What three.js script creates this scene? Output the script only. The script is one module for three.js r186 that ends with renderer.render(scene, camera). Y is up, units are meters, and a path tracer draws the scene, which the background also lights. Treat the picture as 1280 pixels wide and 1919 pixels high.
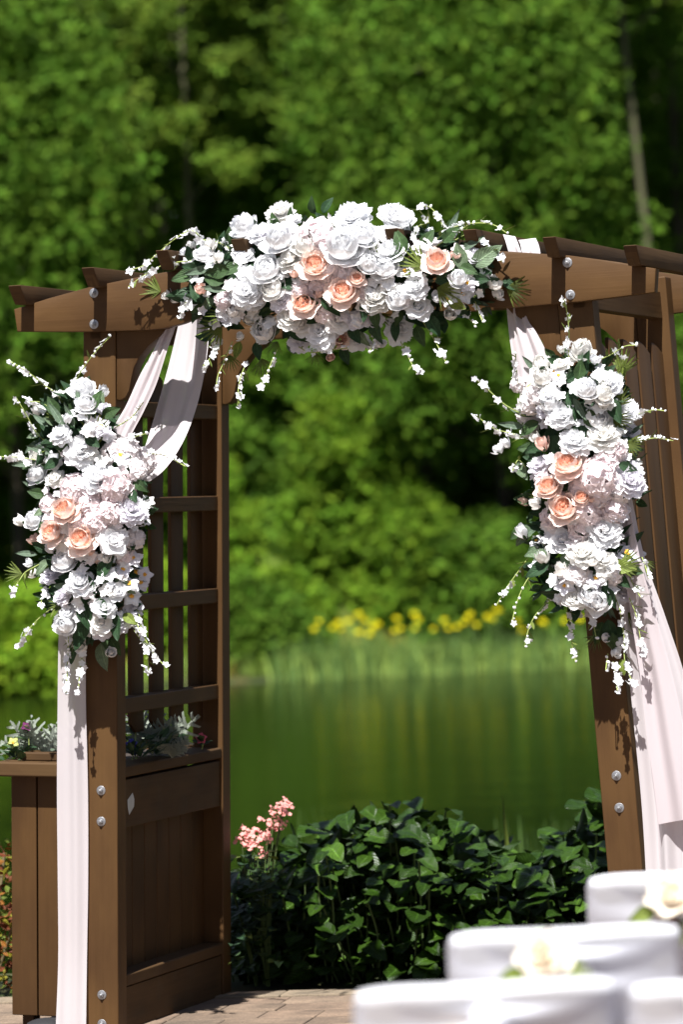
import * as THREE from 'three';
import { RoundedBoxGeometry } from 'three/addons/geometries/RoundedBoxGeometry.js';
import { mergeGeometries, toCreasedNormals } from 'three/addons/utils/BufferGeometryUtils.js';

// ------------------------------------------------------------------ camera, sky, sun, exposure
const F = 7917.7, EYE = 1.6248, PITCH = 0.003, ROLL = 0.0454;
const scene = new THREE.Scene();
const camera = new THREE.PerspectiveCamera(2 * Math.atan(959.5 / F) * 180 / Math.PI, 1280 / 1919, 0.1, 900);
camera.position.set(0, EYE, 0);
camera.rotation.set(PITCH, 0, -ROLL);
camera.focus = 13.4;
camera.userData.fStop = 3.2;
const renderer = new THREE.WebGLRenderer({ antialias: true });
renderer.toneMapping = THREE.LinearToneMapping;
renderer.toneMappingExposure = 2.65;
renderer.shadowMap.enabled = true;
const SUN = new THREE.Vector3(-0.205, 1.75, 0.985).normalize();
{ // a summer sky with thin broken cloud, the same all round
  const w = 512, h = 256, d = new Float32Array(w * h * 4), hash = (x, y, z) => { const t = Math.sin(x * 127.1 + y * 311.7 + z * 74.7) * 43758.5453; return t - Math.floor(t); };
  const val = (x, y, z) => { const a = Math.floor(x), b = Math.floor(y), c = Math.floor(z), f = [x - a, y - b, z - c].map(t => t * t * (3 - 2 * t)); let s = 0; for (let k = 0; k < 8; k++) s += hash(a + (k & 1), b + (k >> 1 & 1), c + (k >> 2)) * (k & 1 ? f[0] : 1 - f[0]) * (k & 2 ? f[1] : 1 - f[1]) * (k & 4 ? f[2] : 1 - f[2]); return s; };
  for (let j = 0; j < h; j++) for (let i = 0; i < w; i++) {
    const up = ((j + 0.5) / h - 0.5) * Math.PI, az = (i + 0.5) / w * Math.PI * 2, x = Math.cos(up) * Math.cos(az), z = Math.cos(up) * Math.sin(az), y = Math.max(0, Math.sin(up)), t = Math.pow(1 - y, 2.2);
    let n = 0, a = 0.5, q = 1; const k = 1.4 / (y + 0.25); for (let o = 0; o < 5; o++) { n += a * val(x * k * 2.2 * q, y * 3 * q, z * k * 2.2 * q); a *= 0.5; q *= 2.1; }
    const c = Math.min(1, Math.max(0, (n - 0.47) / 0.22)) * 0.75, clear = [0.06 + 0.07 * t, 0.085 + 0.06 * t, 0.15 + 0.03 * t], cloud = [0.22, 0.222, 0.235];
    for (let m = 0; m < 3; m++) d[(j * w + i) * 4 + m] = clear[m] * (1 - c) + cloud[m] * c; d[(j * w + i) * 4 + 3] = 1;
  }
  const tex = new THREE.DataTexture(d, w, h, THREE.RGBAFormat, THREE.FloatType); tex.mapping = THREE.EquirectangularReflectionMapping; tex.magFilter = tex.minFilter = THREE.LinearFilter; tex.wrapS = THREE.RepeatWrapping; tex.needsUpdate = true;
  scene.background = tex; scene.environment = tex;
}
const sun = new THREE.DirectionalLight(new THREE.Color(1, 0.99, 0.965), 4.4);
sun.position.copy(SUN).multiplyScalar(60).add(new THREE.Vector3(0, 0, -14));
sun.target.position.set(0, 0, -14); scene.add(sun.target);
sun.castShadow = true; sun.shadow.mapSize.set(4096, 4096);
Object.assign(sun.shadow.camera, { left: -12, right: 12, top: 12, bottom: -12, near: 1, far: 160 });
scene.add(sun);

// ------------------------------------------------------------------ helpers
const V = (x, y, z) => new THREE.Vector3(x, y, z);
function rng(seed) { let a = seed >>> 0; return () => { a = (a + 0x6D2B79F5) | 0; let t = Math.imul(a ^ (a >>> 15), 1 | a); t = (t + Math.imul(t ^ (t >>> 7), 61 | t)) ^ t; return ((t ^ (t >>> 14)) >>> 0) / 4294967296; }; }
const names = {};
function numbered(n) { const k = names[n] = (names[n] ?? -1) + 1; return k ? `${n}_${String(k).padStart(3, '0')}` : n; }
function tag(o, label, category, group) { o.userData.label = label; o.userData.category = category; if (group) o.userData.group = group; return o; }
function thing(name, pos, label, category, group) { const g = new THREE.Group(); g.name = numbered(name); g.position.copy(pos); tag(g, label, category, group); scene.add(g); return g; }
function part(name, geo, mat, parent) { const m = new THREE.Mesh(geo, mat); m.name = name; m.castShadow = m.receiveShadow = true; parent.add(m); return m; }
function struct(name, geo, mat) { const m = part(numbered(name), geo, mat, scene); m.userData.kind = 'structure'; return m; }
const clamp = (x, a, b) => Math.min(b, Math.max(a, x)), mix = (a, b, t) => a + (b - a) * t;
const smooth = (a, b, x) => { const t = clamp((x - a) / (b - a), 0, 1); return t * t * (3 - 2 * t); };
const C = (r, g, b) => new THREE.Color().setRGB(r, g, b);
// direction of a place on the photograph (1280 x 1919), in the world
function ray(px, py) {
  const X = (px - 640) / F, Y = -(py - 959.5) / F, c = Math.cos(ROLL), s = Math.sin(ROLL);
  const x = X * c + Y * s, y = -X * s + Y * c, cp = Math.cos(PITCH), sp = Math.sin(PITCH);
  return V(x, y * cp + sp, y * sp - cp);
}
const at = (px, py, d) => { const r = ray(px, py); return r.multiplyScalar(d / -r.z).add(V(0, EYE, 0)); };
const onLevel = (px, py, y) => { const r = ray(px, py); return r.multiplyScalar((y - EYE) / r.y).add(V(0, EYE, 0)); };
// the arbour stands turned by TH; its own axes: x along the front beam, z out of its front
const TH = 0.3096, AO = V(-0.9124, 0, -13.803), CT = Math.cos(TH), ST = Math.sin(TH);
const toArch = p => V((p.x - AO.x) * CT + (p.z - AO.z) * ST, p.y, -(p.x - AO.x) * ST + (p.z - AO.z) * CT);
const fromArch = p => V(AO.x + p.x * CT - p.z * ST, p.y, AO.z + p.x * ST + p.z * CT);
function onArch(px, py, z) { const o = toArch(V(0, EYE, 0)), d = toArch(V(0, EYE, 0).add(ray(px, py))).sub(o); return o.addScaledVector(d, (z - o.z) / d.z); }
function archThing(name, at, label, category, group) { const g = thing(name, fromArch(at), label, category, group); g.rotation.y = -TH; g.userData.o = undefined; delete g.userData.o; return g; }

// tileable value noise and textures
function noiseGrid(seed) { const r = rng(seed), g = new Float32Array(65536); for (let i = 0; i < 65536; i++) g[i] = r(); return (x, y, px, py) => { const xi = Math.floor(x), yi = Math.floor(y), fx = x - xi, fy = y - yi, u = fx * fx * (3 - 2 * fx), v = fy * fy * (3 - 2 * fy), m = (a, n) => ((a % n) + n) % n; const q = (a, b) => g[(m(a, px) * 131 + m(b, py) * 57 + m(a, px) * m(b, py)) & 65535]; return mix(mix(q(xi, yi), q(xi + 1, yi), u), mix(q(xi, yi + 1), q(xi + 1, yi + 1), u), v); }; }
function fbm(n, x, y, fx, fy, oct = 4) { let a = 0.5, s = 0, t = 0; for (let o = 0; o < oct; o++) { s += a * n(x * fx, y * fy, fx, fy); t += a; a *= 0.5; fx *= 2; fy *= 2; } return s / t; }
function texture(w, h, f, srgb) {
  const d = new Uint8Array(w * h * 4);
  for (let j = 0; j < h; j++) for (let i = 0; i < w; i++) { const c = f(i / w, j / h); for (let k = 0; k < 3; k++) d[(j * w + i) * 4 + k] = clamp(Math.round(255 * (Array.isArray(c) ? c[k] : c)), 0, 255); d[(j * w + i) * 4 + 3] = 255; }
  const t = new THREE.DataTexture(d, w, h); t.wrapS = t.wrapT = THREE.RepeatWrapping; t.magFilter = THREE.LinearFilter; t.minFilter = THREE.LinearMipmapLinearFilter; t.generateMipmaps = true; if (srgb) t.colorSpace = THREE.SRGBColorSpace; t.needsUpdate = true; return t;
}
const nz = noiseGrid(7), nz2 = noiseGrid(19);
const woodGrain = (u, v) => 0.55 * fbm(nz, u, v, 3, 40, 3) + 0.45 * fbm(nz2, u, v, 8, 110, 2);
const woodMap = texture(1024, 256, (u, v) => { const g = woodGrain(u, v), blot = fbm(nz2, u, v, 6, 5, 4), sp = nz(u * 300, v * 90, 300, 90) > 0.975 && nz2(u * 9, v * 5, 9, 5) > 0.5 ? 0.14 : 0; const k = 0.78 + 0.06 * (g - 0.5) + 0.2 * (blot - 0.5) + sp; return [k, k * (0.985 + 0.03 * (blot - 0.5)), k * (0.97 + 0.05 * (g - 0.5))]; }, true);
const woodBump = texture(1024, 256, (u, v) => woodGrain(u, v));
const wood = (r, g, b, rough = 0.55) => new THREE.MeshPhysicalMaterial({ color: C(r, g, b), map: woodMap, bumpMap: woodBump, bumpScale: 0.0004, roughness: rough, specularIntensity: 0.35 });
const wornMap = texture(1024, 256, (u, v) => { const g = woodGrain(u, v), blot = fbm(nz2, u, v, 6, 5, 4), chip = nz(u * 420, v * 130, 420, 130) > 0.93 && nz2(u * 14, v * 6, 14, 6) > 0.42, dirt = smooth(0.5, 0.75, fbm(nz, u, v, 14, 6, 4)); const k = 0.78 + 0.12 * (g - 0.5) + 0.22 * (blot - 0.5); return chip ? [1, 0.99, 0.97] : [k, mix(k, k * 1.04, dirt), mix(k, k * 1.12, dirt)]; }, true);
const M = {};
M.wood = wood(0.126, 0.065, 0.0235); M.woodB = wood(0.105, 0.053, 0.0185); M.woodDull = wood(0.115, 0.064, 0.026, 0.7);
M.woodWorn = wood(0.115, 0.064, 0.026, 0.75); M.woodWorn.map = wornMap;
M.metal = new THREE.MeshStandardMaterial({ color: C(0.36, 0.36, 0.37), metalness: 1, roughness: 0.5, bumpMap: texture(128, 128, (u, v) => fbm(nz, u, v, 16, 16, 3)), bumpScale: 0.0006 });
const weave = texture(256, 256, (u, v) => 0.5 + 0.25 * Math.sin(u * Math.PI * 128) * Math.sin(v * Math.PI * 128) + 0.35 * (fbm(nz, u, v, 10, 10, 3) - 0.5));
M.chiffon = new THREE.MeshPhysicalMaterial({ color: C(0.665, 0.605, 0.615), roughness: 0.8, transmission: 0.4, thickness: 0, bumpMap: weave, bumpScale: 0.0003, side: THREE.DoubleSide, sheen: 0.3, sheenRoughness: 0.6 });
M.chiffonPink = M.chiffon.clone(); M.chiffonPink.color = C(0.635, 0.555, 0.57);
M.cover = new THREE.MeshPhysicalMaterial({ color: C(0.67, 0.665, 0.695), roughness: 0.7, bumpMap: weave, bumpScale: 0.0004, side: THREE.DoubleSide });
M.satin = new THREE.MeshPhysicalMaterial({ color: C(0.66, 0.66, 0.715), roughness: 0.5, bumpMap: weave, bumpScale: 0.0003, side: THREE.DoubleSide, sheen: 0.4, sheenRoughness: 0.4 });
const petalTex = texture(128, 128, (u, v) => 0.985 + 0.07 * (fbm(nz, u, v, 24, 4, 3) - 0.5) + 0.04 * (nz2(u * 6, v * 6, 6, 6) - 0.5), true);
const petal = (r, g, b, t = 0.37) => new THREE.MeshPhysicalMaterial({ color: C(r, g, b), map: petalTex, roughness: 0.95, specularIntensity: 0.4, transmission: t, thickness: 0, side: THREE.DoubleSide });
M.white = petal(0.955, 0.955, 0.965); M.ivory = petal(0.96, 0.945, 0.915); M.lilac = petal(0.91, 0.89, 0.93); M.pale = petal(0.955, 0.86, 0.87); M.palewhite = petal(0.95, 0.9, 0.9);
M.peachOuter = petal(0.97, 0.82, 0.75); M.peachInner = petal(0.96, 0.64, 0.5); M.peachBud = petal(0.95, 0.71, 0.62); M.cream = petal(0.97, 0.89, 0.76); M.burgundy = petal(0.2, 0.02, 0.04);
M.yellow = new THREE.MeshStandardMaterial({ color: C(0.8, 0.42, 0.04), roughness: 0.8 });
M.greenCentre = new THREE.MeshStandardMaterial({ color: C(0.62, 0.66, 0.22), roughness: 0.8 });
const veins = texture(128, 256, (u, v) => { const x = Math.abs(u - 0.5) * 2, k = (v - x * 0.35) * 9, f = Math.abs(k - Math.round(k)); const side = smooth(0.12, 0.02, f) * 0.5, mid = smooth(0.09, 0.02, x); const g = 0.72 + 0.28 * Math.max(mid, side) + 0.2 * (fbm(nz, u, v, 8, 16, 3) - 0.5); return [g * 0.98, g, g * 0.92]; }, true);
const veinBump = texture(128, 256, (u, v) => { const x = Math.abs(u - 0.5) * 2, k = (v - x * 0.35) * 9, f = Math.abs(k - Math.round(k)); return 0.8 - 0.5 * smooth(0.25, 0, f) - 0.3 * smooth(0.12, 0, x); });
const leafMat = (r, g, b, t = 0.25, rough = 0.55) => new THREE.MeshPhysicalMaterial({ color: C(r, g, b), map: veins, bumpMap: veinBump, bumpScale: 0.002, roughness: rough, specularIntensity: 0.35, transmission: t, thickness: 0, side: THREE.DoubleSide });
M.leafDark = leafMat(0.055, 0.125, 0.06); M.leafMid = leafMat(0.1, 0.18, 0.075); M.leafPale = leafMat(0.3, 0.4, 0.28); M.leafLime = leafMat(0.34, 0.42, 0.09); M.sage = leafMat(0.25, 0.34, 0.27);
M.stem = new THREE.MeshStandardMaterial({ color: C(0.3, 0.36, 0.1), roughness: 0.8 });
M.stemBrown = new THREE.MeshStandardMaterial({ color: C(0.12, 0.09, 0.04), roughness: 0.9 });

// box with rounded edges, grain along its longest side, uv in metres
const ur = rng(5);
function grainUV(g, axis) {
  const p = g.attributes.position, n = g.attributes.normal, uv = new Float32Array(p.count * 2), ou = ur() * 3, ov = ur() * 3;
  for (let i = 0; i < p.count; i++) {
    const P = [p.getX(i), p.getY(i), p.getZ(i)], N = [Math.abs(n.getX(i)), Math.abs(n.getY(i)), Math.abs(n.getZ(i))];
    let d = N.indexOf(Math.max(...N)), a = axis, b;
    if (d === a) { a = (d + 1) % 3; b = (d + 2) % 3; } else b = 3 - d - a;
    uv[2 * i] = P[a] / 1.1 + ou; uv[2 * i + 1] = P[b] / 0.34 + ov;
  }
  g.setAttribute('uv', new THREE.BufferAttribute(uv, 2)); return g;
}
function boxGeo(x, y, z, r = 0.003, axis) {
  const w = x[1] - x[0], h = y[1] - y[0], d = z[1] - z[0], g = new RoundedBoxGeometry(w, h, d, 2, Math.min(r, w / 2.1, h / 2.1, d / 2.1));
  g.translate((x[0] + x[1]) / 2, (y[0] + y[1]) / 2, (z[0] + z[1]) / 2);
  const s = [w, h, d]; return grainUV(g, axis ?? s.indexOf(Math.max(...s)));
}
function extrude(pts, depth, bevel, axis, curve) {
  const s = new THREE.Shape(); s.moveTo(...pts[0]); for (const p of pts.slice(1)) s.lineTo(...p); s.closePath();
  const g = new THREE.ExtrudeGeometry(s, { depth: depth - 2 * bevel, bevelEnabled: true, bevelThickness: bevel, bevelSize: bevel, bevelOffset: -bevel, bevelSegments: 2, curveSegments: 8 });
  g.translate(0, 0, bevel); const n = toCreasedNormals(g, 0.5); return grainUV(n, axis);
}
function grid(nu, nv, f, uvs = 1, uvt = 1) {        // f(u, v) -> Vector3
  const pos = [], uv = [], ix = [];
  for (let j = 0; j <= nv; j++) for (let i = 0; i <= nu; i++) { const p = f(i / nu, j / nv); pos.push(p.x, p.y, p.z); uv.push(i / nu * uvs, j / nv * uvt); }
  for (let j = 0; j < nv; j++) for (let i = 0; i < nu; i++) { const a = j * (nu + 1) + i, b = a + 1, c = a + nu + 1, d = c + 1; ix.push(a, b, c, b, d, c); }
  const g = new THREE.BufferGeometry(); g.setAttribute('position', new THREE.Float32BufferAttribute(pos, 3)); g.setAttribute('uv', new THREE.Float32BufferAttribute(uv, 2)); g.setIndex(ix); g.computeVertexNormals(); return g;
}
const UP = V(0, 1, 0);
function aim(o, n, spin = 0) { o.quaternion.setFromUnitVectors(UP, n.clone().normalize()).multiply(new THREE.Quaternion().setFromAxisAngle(UP, spin)); return o; }

// ------------------------------------------------------------------ ground, pond
const WATER = -0.57;
function height(x, d) {                                  // d = metres in front of the camera
  const shore = 60.5 - 0.10 * x + 0.5 * Math.sin(x * 0.7) + (x < -4.2 ? -2.2 * smooth(-4.2, -5.2, x) : 0);
  let y = mix(0, -1.5, smooth(15.6, 22, d));
  if (d > 40) { const t = d - shore; y = t < 0 ? mix(-1.5, -0.62, smooth(-6, 0, t)) : -0.62 + 0.95 * smooth(0, 3.2, t) + 1.0 * smooth(3, 12, t) + 0.16 * Math.max(0, t - 9); y += 0.08 * Math.sin(x * 1.9 + d) * smooth(0, 2, t); }
  return d > 130 ? Math.min(y, 0.16 * 60) : y;
}
{
  const xs = [], zs = [];
  for (let i = -20; i <= 20; i++) xs.push(Math.sign(i) * (Math.abs(i) < 13 ? Math.abs(i) * 1.0 : 12 + Math.pow(Math.abs(i) - 12, 2.6)));
  for (let d = -12; d < 15; d += 3) zs.push(d); for (let d = 15; d < 24; d += 0.6) zs.push(d); for (let d = 24; d < 54; d += 5) zs.push(d); for (let d = 54; d < 80; d += 0.5) zs.push(d); for (let d = 80; d < 500; d += 14) zs.push(d);
  const g = grid(xs.length - 1, zs.length - 1, (u, v) => { const x = xs[Math.round(u * (xs.length - 1))], d = zs[Math.round(v * (zs.length - 1))]; return V(x, height(x, d) - (d < 15.6 ? 0.02 : 0), -d); }, 60, 90);
  const soil = texture(256, 256, (u, v) => { const a = fbm(nz, u, v, 8, 8, 5), b = fbm(nz2, u, v, 5, 5, 3); return [mix(0.15, 0.24, a) + 0.1 * (b > 0.55 ? 1 : 0) * a, mix(0.18, 0.29, a), mix(0.06, 0.1, a)]; }, true);
  struct('ground', g, new THREE.MeshStandardMaterial({ map: soil, roughness: 1, bumpMap: soil, bumpScale: 0.03 }));
  const wg = new THREE.PlaneGeometry(160, 50, 1, 1); wg.rotateX(-Math.PI / 2); wg.translate(0, WATER, -41);
  const rip = texture(512, 512, (u, v) => 0.6 * fbm(nz, u, v, 10, 22, 2) + 0.4 * fbm(nz2, u, v, 6, 30, 2)); rip.repeat.set(22, 7);
  struct('pond', wg, new THREE.MeshPhysicalMaterial({ color: C(0.002, 0.005, 0.0012), roughness: 0.13, bumpMap: rip, bumpScale: 0.009, specularIntensity: 0.22, ior: 1.33 }));
}

// ------------------------------------------------------------------ patio of pavers
{
  const base = onLevel(435, 1861, 0), ang = 0.19, ca = Math.cos(ang), sa = Math.sin(ang);
  const P = (a, b) => V(base.x + a * ca + b * -sa * -1 * 0 - b * sa, 0, base.z + a * sa + b * ca);   // a along the far edge, b towards the camera
  const patio = thing('patio', base.clone(), null, null); patio.userData = { kind: 'structure' }; patio.rotation.y = -ang;
  const stoneTex = texture(256, 256, (u, v) => { const a = fbm(nz, u, v, 6, 6, 5), s = nz2(u * 120, v * 120, 120, 120); const k = 0.62 + 0.3 * (a - 0.5) + 0.16 * (s - 0.5); return [k, k * 0.95, k * 0.87]; }, true);
  const tones = [[0.44, 0.335, 0.275], [0.4, 0.31, 0.255], [0.47, 0.37, 0.305], [0.355, 0.285, 0.24]].map(c => new THREE.MeshStandardMaterial({ color: C(...c), map: stoneTex, bumpMap: stoneTex, bumpScale: 0.002, roughness: 0.9 }));
  part('bedding_sand', boxGeo([-8, 9], [-0.08, -0.012], [0.0, 22], 0.002), new THREE.MeshStandardMaterial({ color: C(0.2, 0.16, 0.12), roughness: 1 }), patio);
  const r = rng(11), L = 0.2, W = 0.2, edgeMat = new THREE.MeshStandardMaterial({ color: C(0.48, 0.41, 0.335), map: stoneTex, bumpMap: stoneTex, bumpScale: 0.002, roughness: 0.9 });
  const uvOff = (g, k) => { const uv = g.attributes.uv; for (let i = 0; i < uv.count; i++) uv.setXY(i, uv.getX(i) * 2 + k * 0.37, uv.getY(i) * 0.7 + k * 0.21); return g; };
  const edges = [0, 1, 2].map(k => uvOff(boxGeo([-0.198, 0.198], [-0.05, 0.006], [0.003, 0.147], 0.006), k));
  for (let i = -9; i < 12; i++) { const m = part('edging_stone', edges[(i + 30) % 3], edgeMat, patio); m.position.set(i * 0.4, (r() - 0.5) * 0.004, 0); m.rotation.y = (r() - 0.5) * 0.01; }
  const stones = [0, 1, 2, 3].map(k => uvOff(boxGeo([0.0025, L * 1.5 - 0.0025], [-0.05, 0], [0.0025, W - 0.0025], 0.005), k)), half = [0, 1, 2, 3].map(k => uvOff(boxGeo([0.0025, L - 0.0025], [-0.05, 0], [0.0025, W - 0.0025], 0.005), k));
  const rest = [];
  for (let j = 0; j < 100; j++) {
    let x = -7.5 + (j % 2) * 0.13 + r() * 0.05;
    while (x < 8.5) {
      const long = r() < 0.6, k = Math.floor(r() * 4), t = Math.floor(r() * 4), w = long ? 0.3 : 0.2, tilt = (r() - 0.5) * 0.006, y = (r() - 0.5) * 0.003, zz = 0.15 + j * W;
      if (j < 8 && x > -2.3 && x < 2.2) { const m = part('paver', (long ? stones : half)[k], tones[t], patio); m.position.set(x, y, zz); m.rotation.z = tilt; }
      else rest.push([long, x, y, zz, t]);
      x += w;
    }
  }
  for (const long of [true, false]) {
    const list = rest.filter(q => q[0] === long), im = new THREE.InstancedMesh(long ? stones[0] : half[0], tones[0], list.length), m4 = new THREE.Matrix4();
    list.forEach((q, i) => { im.setMatrixAt(i, m4.makeTranslation(q[1], q[2], q[3])); const t = [1, 0.9, 1.06, 0.82][q[4]]; im.setColorAt(i, C(t, t, t)); });
    im.name = 'paver_field'; im.userData.kind = 'stuff'; im.receiveShadow = true; patio.add(im);
  }
}

// ------------------------------------------------------------------ arbour
const W = 0.1127, LX = 1.803, D = 1.1226, PD = 0.0837, TB = 0.046, SPLAY = 0.044, CX = (LX + W) / 2;
const RAFTERS = [0, 1, 2, 3, 4, 5, 6, 7, 8].map(i => CX + (i - 4) * 0.2565);
const beamTop = x => { const t = Math.abs(x - CX); return 2.494 - 0.03 * Math.pow(t / 0.55, 2) * (t < 0.55 ? 1 : 0) - (t >= 0.55 ? 0.03 + (t - 0.55) * 0.164 : 0); };
const arbor = archThing('arbor', V(0, 0, 0), 'brown stained timber wedding arbor with slatted side panels on the paving', 'arbor');
const boltGeo = (() => {
  const washer = new THREE.LatheGeometry([[0, 0], [0.0152, 0], [0.0156, 0.001], [0.015, 0.002], [0.008, 0.0026], [0, 0.0026]].map(p => new THREE.Vector2(...p)), 24);
  const nut = new THREE.CylinderGeometry(0.0076, 0.0082, 0.0065, 6); nut.translate(0, 0.0058, 0);
  const shank = new THREE.LatheGeometry([[0.0045, 0.008], [0.0044, 0.0115], [0.0036, 0.013], [0, 0.0132]].map(p => new THREE.Vector2(...p)), 12);
  return mergeGeometries([washer.toNonIndexed(), nut.toNonIndexed(), shank.toNonIndexed()]).rotateX(Math.PI / 2);
})();
function beam(z0, front) {
  const half = [[-0.12, 2.376], [0.0, 2.404], [0.154, 2.434], [0.35, 2.459], [0.524, 2.476], [0.75, 2.489], [CX, 2.494]];
  const low = [[-0.112, 2.303], [0.128, 2.288], [0.34, 2.282], [0.4, 2.284], [0.46, 2.296], [0.525, 2.317], [0.58, 2.33], [0.66, 2.337], [CX, 2.34]];
  const mirror = p => [2 * CX - p[0], p[1]], pts = [...low, ...low.slice(0, -1).reverse().map(mirror), ...half.map(mirror), ...half.slice(0, -1).reverse()];
  const g = extrude(pts.filter((p, i) => !(i && p[0] === pts[i - 1][0] && p[1] === pts[i - 1][1])), TB, 0.003, 0);
  g.translate(0, 0, z0);
  const b = part('beam', g, M.wood, arbor);
  if (front) for (const s of [0, 1]) for (const v of [2.4125, 2.3114]) { const m = part('bolt', boltGeo, M.metal, b); const x = W / 2 + v * Math.sin(SPLAY); m.position.set(s ? LX + W - x : x, v, z0 + TB); m.rotation.z = ur() * 3; }
}
beam(0, true); beam(-D - TB, false);
for (const x of RAFTERS) {
  const y = beamTop(x) + 0.001, h = 0.06, f = 0.162, b = -D - 0.162;
  const g = extrude([[f - 0.052, y], [f - 0.012, y + h - 0.002 - 0.018], [f, y + h - 0.002], [f - 0.004, y + h], [b + 0.004, y + h], [b, y + h - 0.002], [b + 0.052, y]], 0.042, 0.0025, 0);
  g.rotateY(-Math.PI / 2); g.translate(x + 0.021, 0, 0);
  part('rafter', g, M.woodDull, arbor);
}
function sidePanel(right) {
  const s = new THREE.Group(); s.name = 'side_panel'; arbor.add(s);
  if (right) { s.position.set(LX, 0, 0); s.rotation.z = SPLAY; } else s.rotation.z = -SPLAY;
  const X = (a, b) => right ? [W - b, W - a] : [a, b], box = (name, x, y, z, m = M.wood, r = 0.003, axis) => part(name, boxGeo(X(...x), y, z, r, axis), m, s);
  for (const [z0, z1] of [[-PD, 0], [-D, -D + PD]]) box('post', [0, W], [0.0, 2.41], [z0, z1], M.wood, 0.005);
  for (const top of [2.069, 1.751, 1.429, 1.094]) box('rail', [0.046, 0.098], [top - 0.052, top], [-D + PD, -PD], M.woodB, 0.004);
  const slatZ = [-0.111, -0.309, -0.506, -0.703, -0.9].map(a => right ? [a + 0.012, a - 0.152] : [a - 0.004, a - 0.126]);
  for (const [a, b] of slatZ) {
    const w = a - b, y0 = 0.965, y1 = 2.185, pts = [[0, y0 + 0.03], [0.05, y0], [w, y0], [w, y1 - 0.038]];
    for (let k = 0; k <= 6; k++) { const t = k / 6; pts.push([mix(w * 0.92, 0.005, t), y1 - 0.034 * Math.pow(1 - t, 1.6)]); }
    pts.push([0, y1 - 0.008]);
    const g = extrude(pts, 0.013, 0.002, 1); g.rotateY(Math.PI / 2); g.translate(right ? W - 0.045 : 0.032, 0, a);
    part('slat', g, M.woodB, s);
  }
  box('cap_rail', [-0.02, 0.110], [0.835, 0.872], [-D + PD, -PD], M.woodDull, 0.006);
  box('board', [0.07, 0.102], [0.668, 0.826], [-D + PD, -PD], M.woodWorn);
  for (let k = 0; k < 8; k++) { const w = (D - 2 * PD) / 8; box('panel_board', [0.022, 0.042], [0.186, 0.672], [-PD - (k + 1) * w + 0.0025, -PD - k * w - 0.0025], M.woodB, 0.004); }
  box('sill', [0.02, 0.112], [0.150, 0.19], [-D + PD, -PD], M.woodDull, 0.006);
  box('kick_board', [0.07, 0.104], [0.004, 0.146], [-D + PD, -PD], M.woodWorn);
  box('corner_strip', [0.05, 0.09], [0.19, 0.668], [-PD - 0.032, -PD], M.woodB);
  box('header', [0.022, 0.064], [2.268, 2.36], [-D, 0], M.woodB);
  for (const z of [-PD + 0.006, -D + 0.006]) {
    const o = [[0, 2.072], [0.012, 2.07], [0.03, 2.078], [0.043, 2.1], [0.05, 2.135], [0.06, 2.175], [0.08, 2.212], [0.11, 2.245], [0.15, 2.275], [0.17, 2.30], [0.17, 2.34], [0, 2.34]];
    let g = extrude(o, PD - 0.012, 0.003, 1); g.translate(W + 0.001, 0, z);
    if (right) { g = g.clone(); g.scale(-1, 1, 1); g.translate(W, 0, 0); const p = g.attributes; for (const a of ['position', 'normal', 'uv']) { const q = p[a], n = q.itemSize; for (let i = 0; i < q.count; i += 3) for (let k = 0; k < n; k++) { const t = q.array[(i + 1) * n + k]; q.array[(i + 1) * n + k] = q.array[(i + 2) * n + k]; q.array[(i + 2) * n + k] = t; } } }
    part('brace', g, M.wood, s);
  }
  for (const v of [0.798, 0.697, 0.131, 0.036]) { const m = part('bolt', boltGeo, M.metal, s); m.position.set(W / 2, v, 0); m.rotation.z = ur() * 3; }
  if (!right) {
    const g = new THREE.ExtrudeGeometry(new THREE.Shape([[-0.014, -0.036], [0.03, -0.012], [0.034, 0.012], [0.018, 0.034], [-0.03, 0.014], [-0.026, -0.012]].map(p => new THREE.Vector2(...p))), { depth: 0.0008, bevelEnabled: false });
    g.rotateY(Math.PI / 2); g.translate(0.1025, 0.745, -0.15);
    part('paper_scrap', g, new THREE.MeshStandardMaterial({ color: C(0.5, 0.52, 0.5), roughness: 0.9, map: petalTex }), s);
  }
}
sidePanel(false); sidePanel(true);

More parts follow.
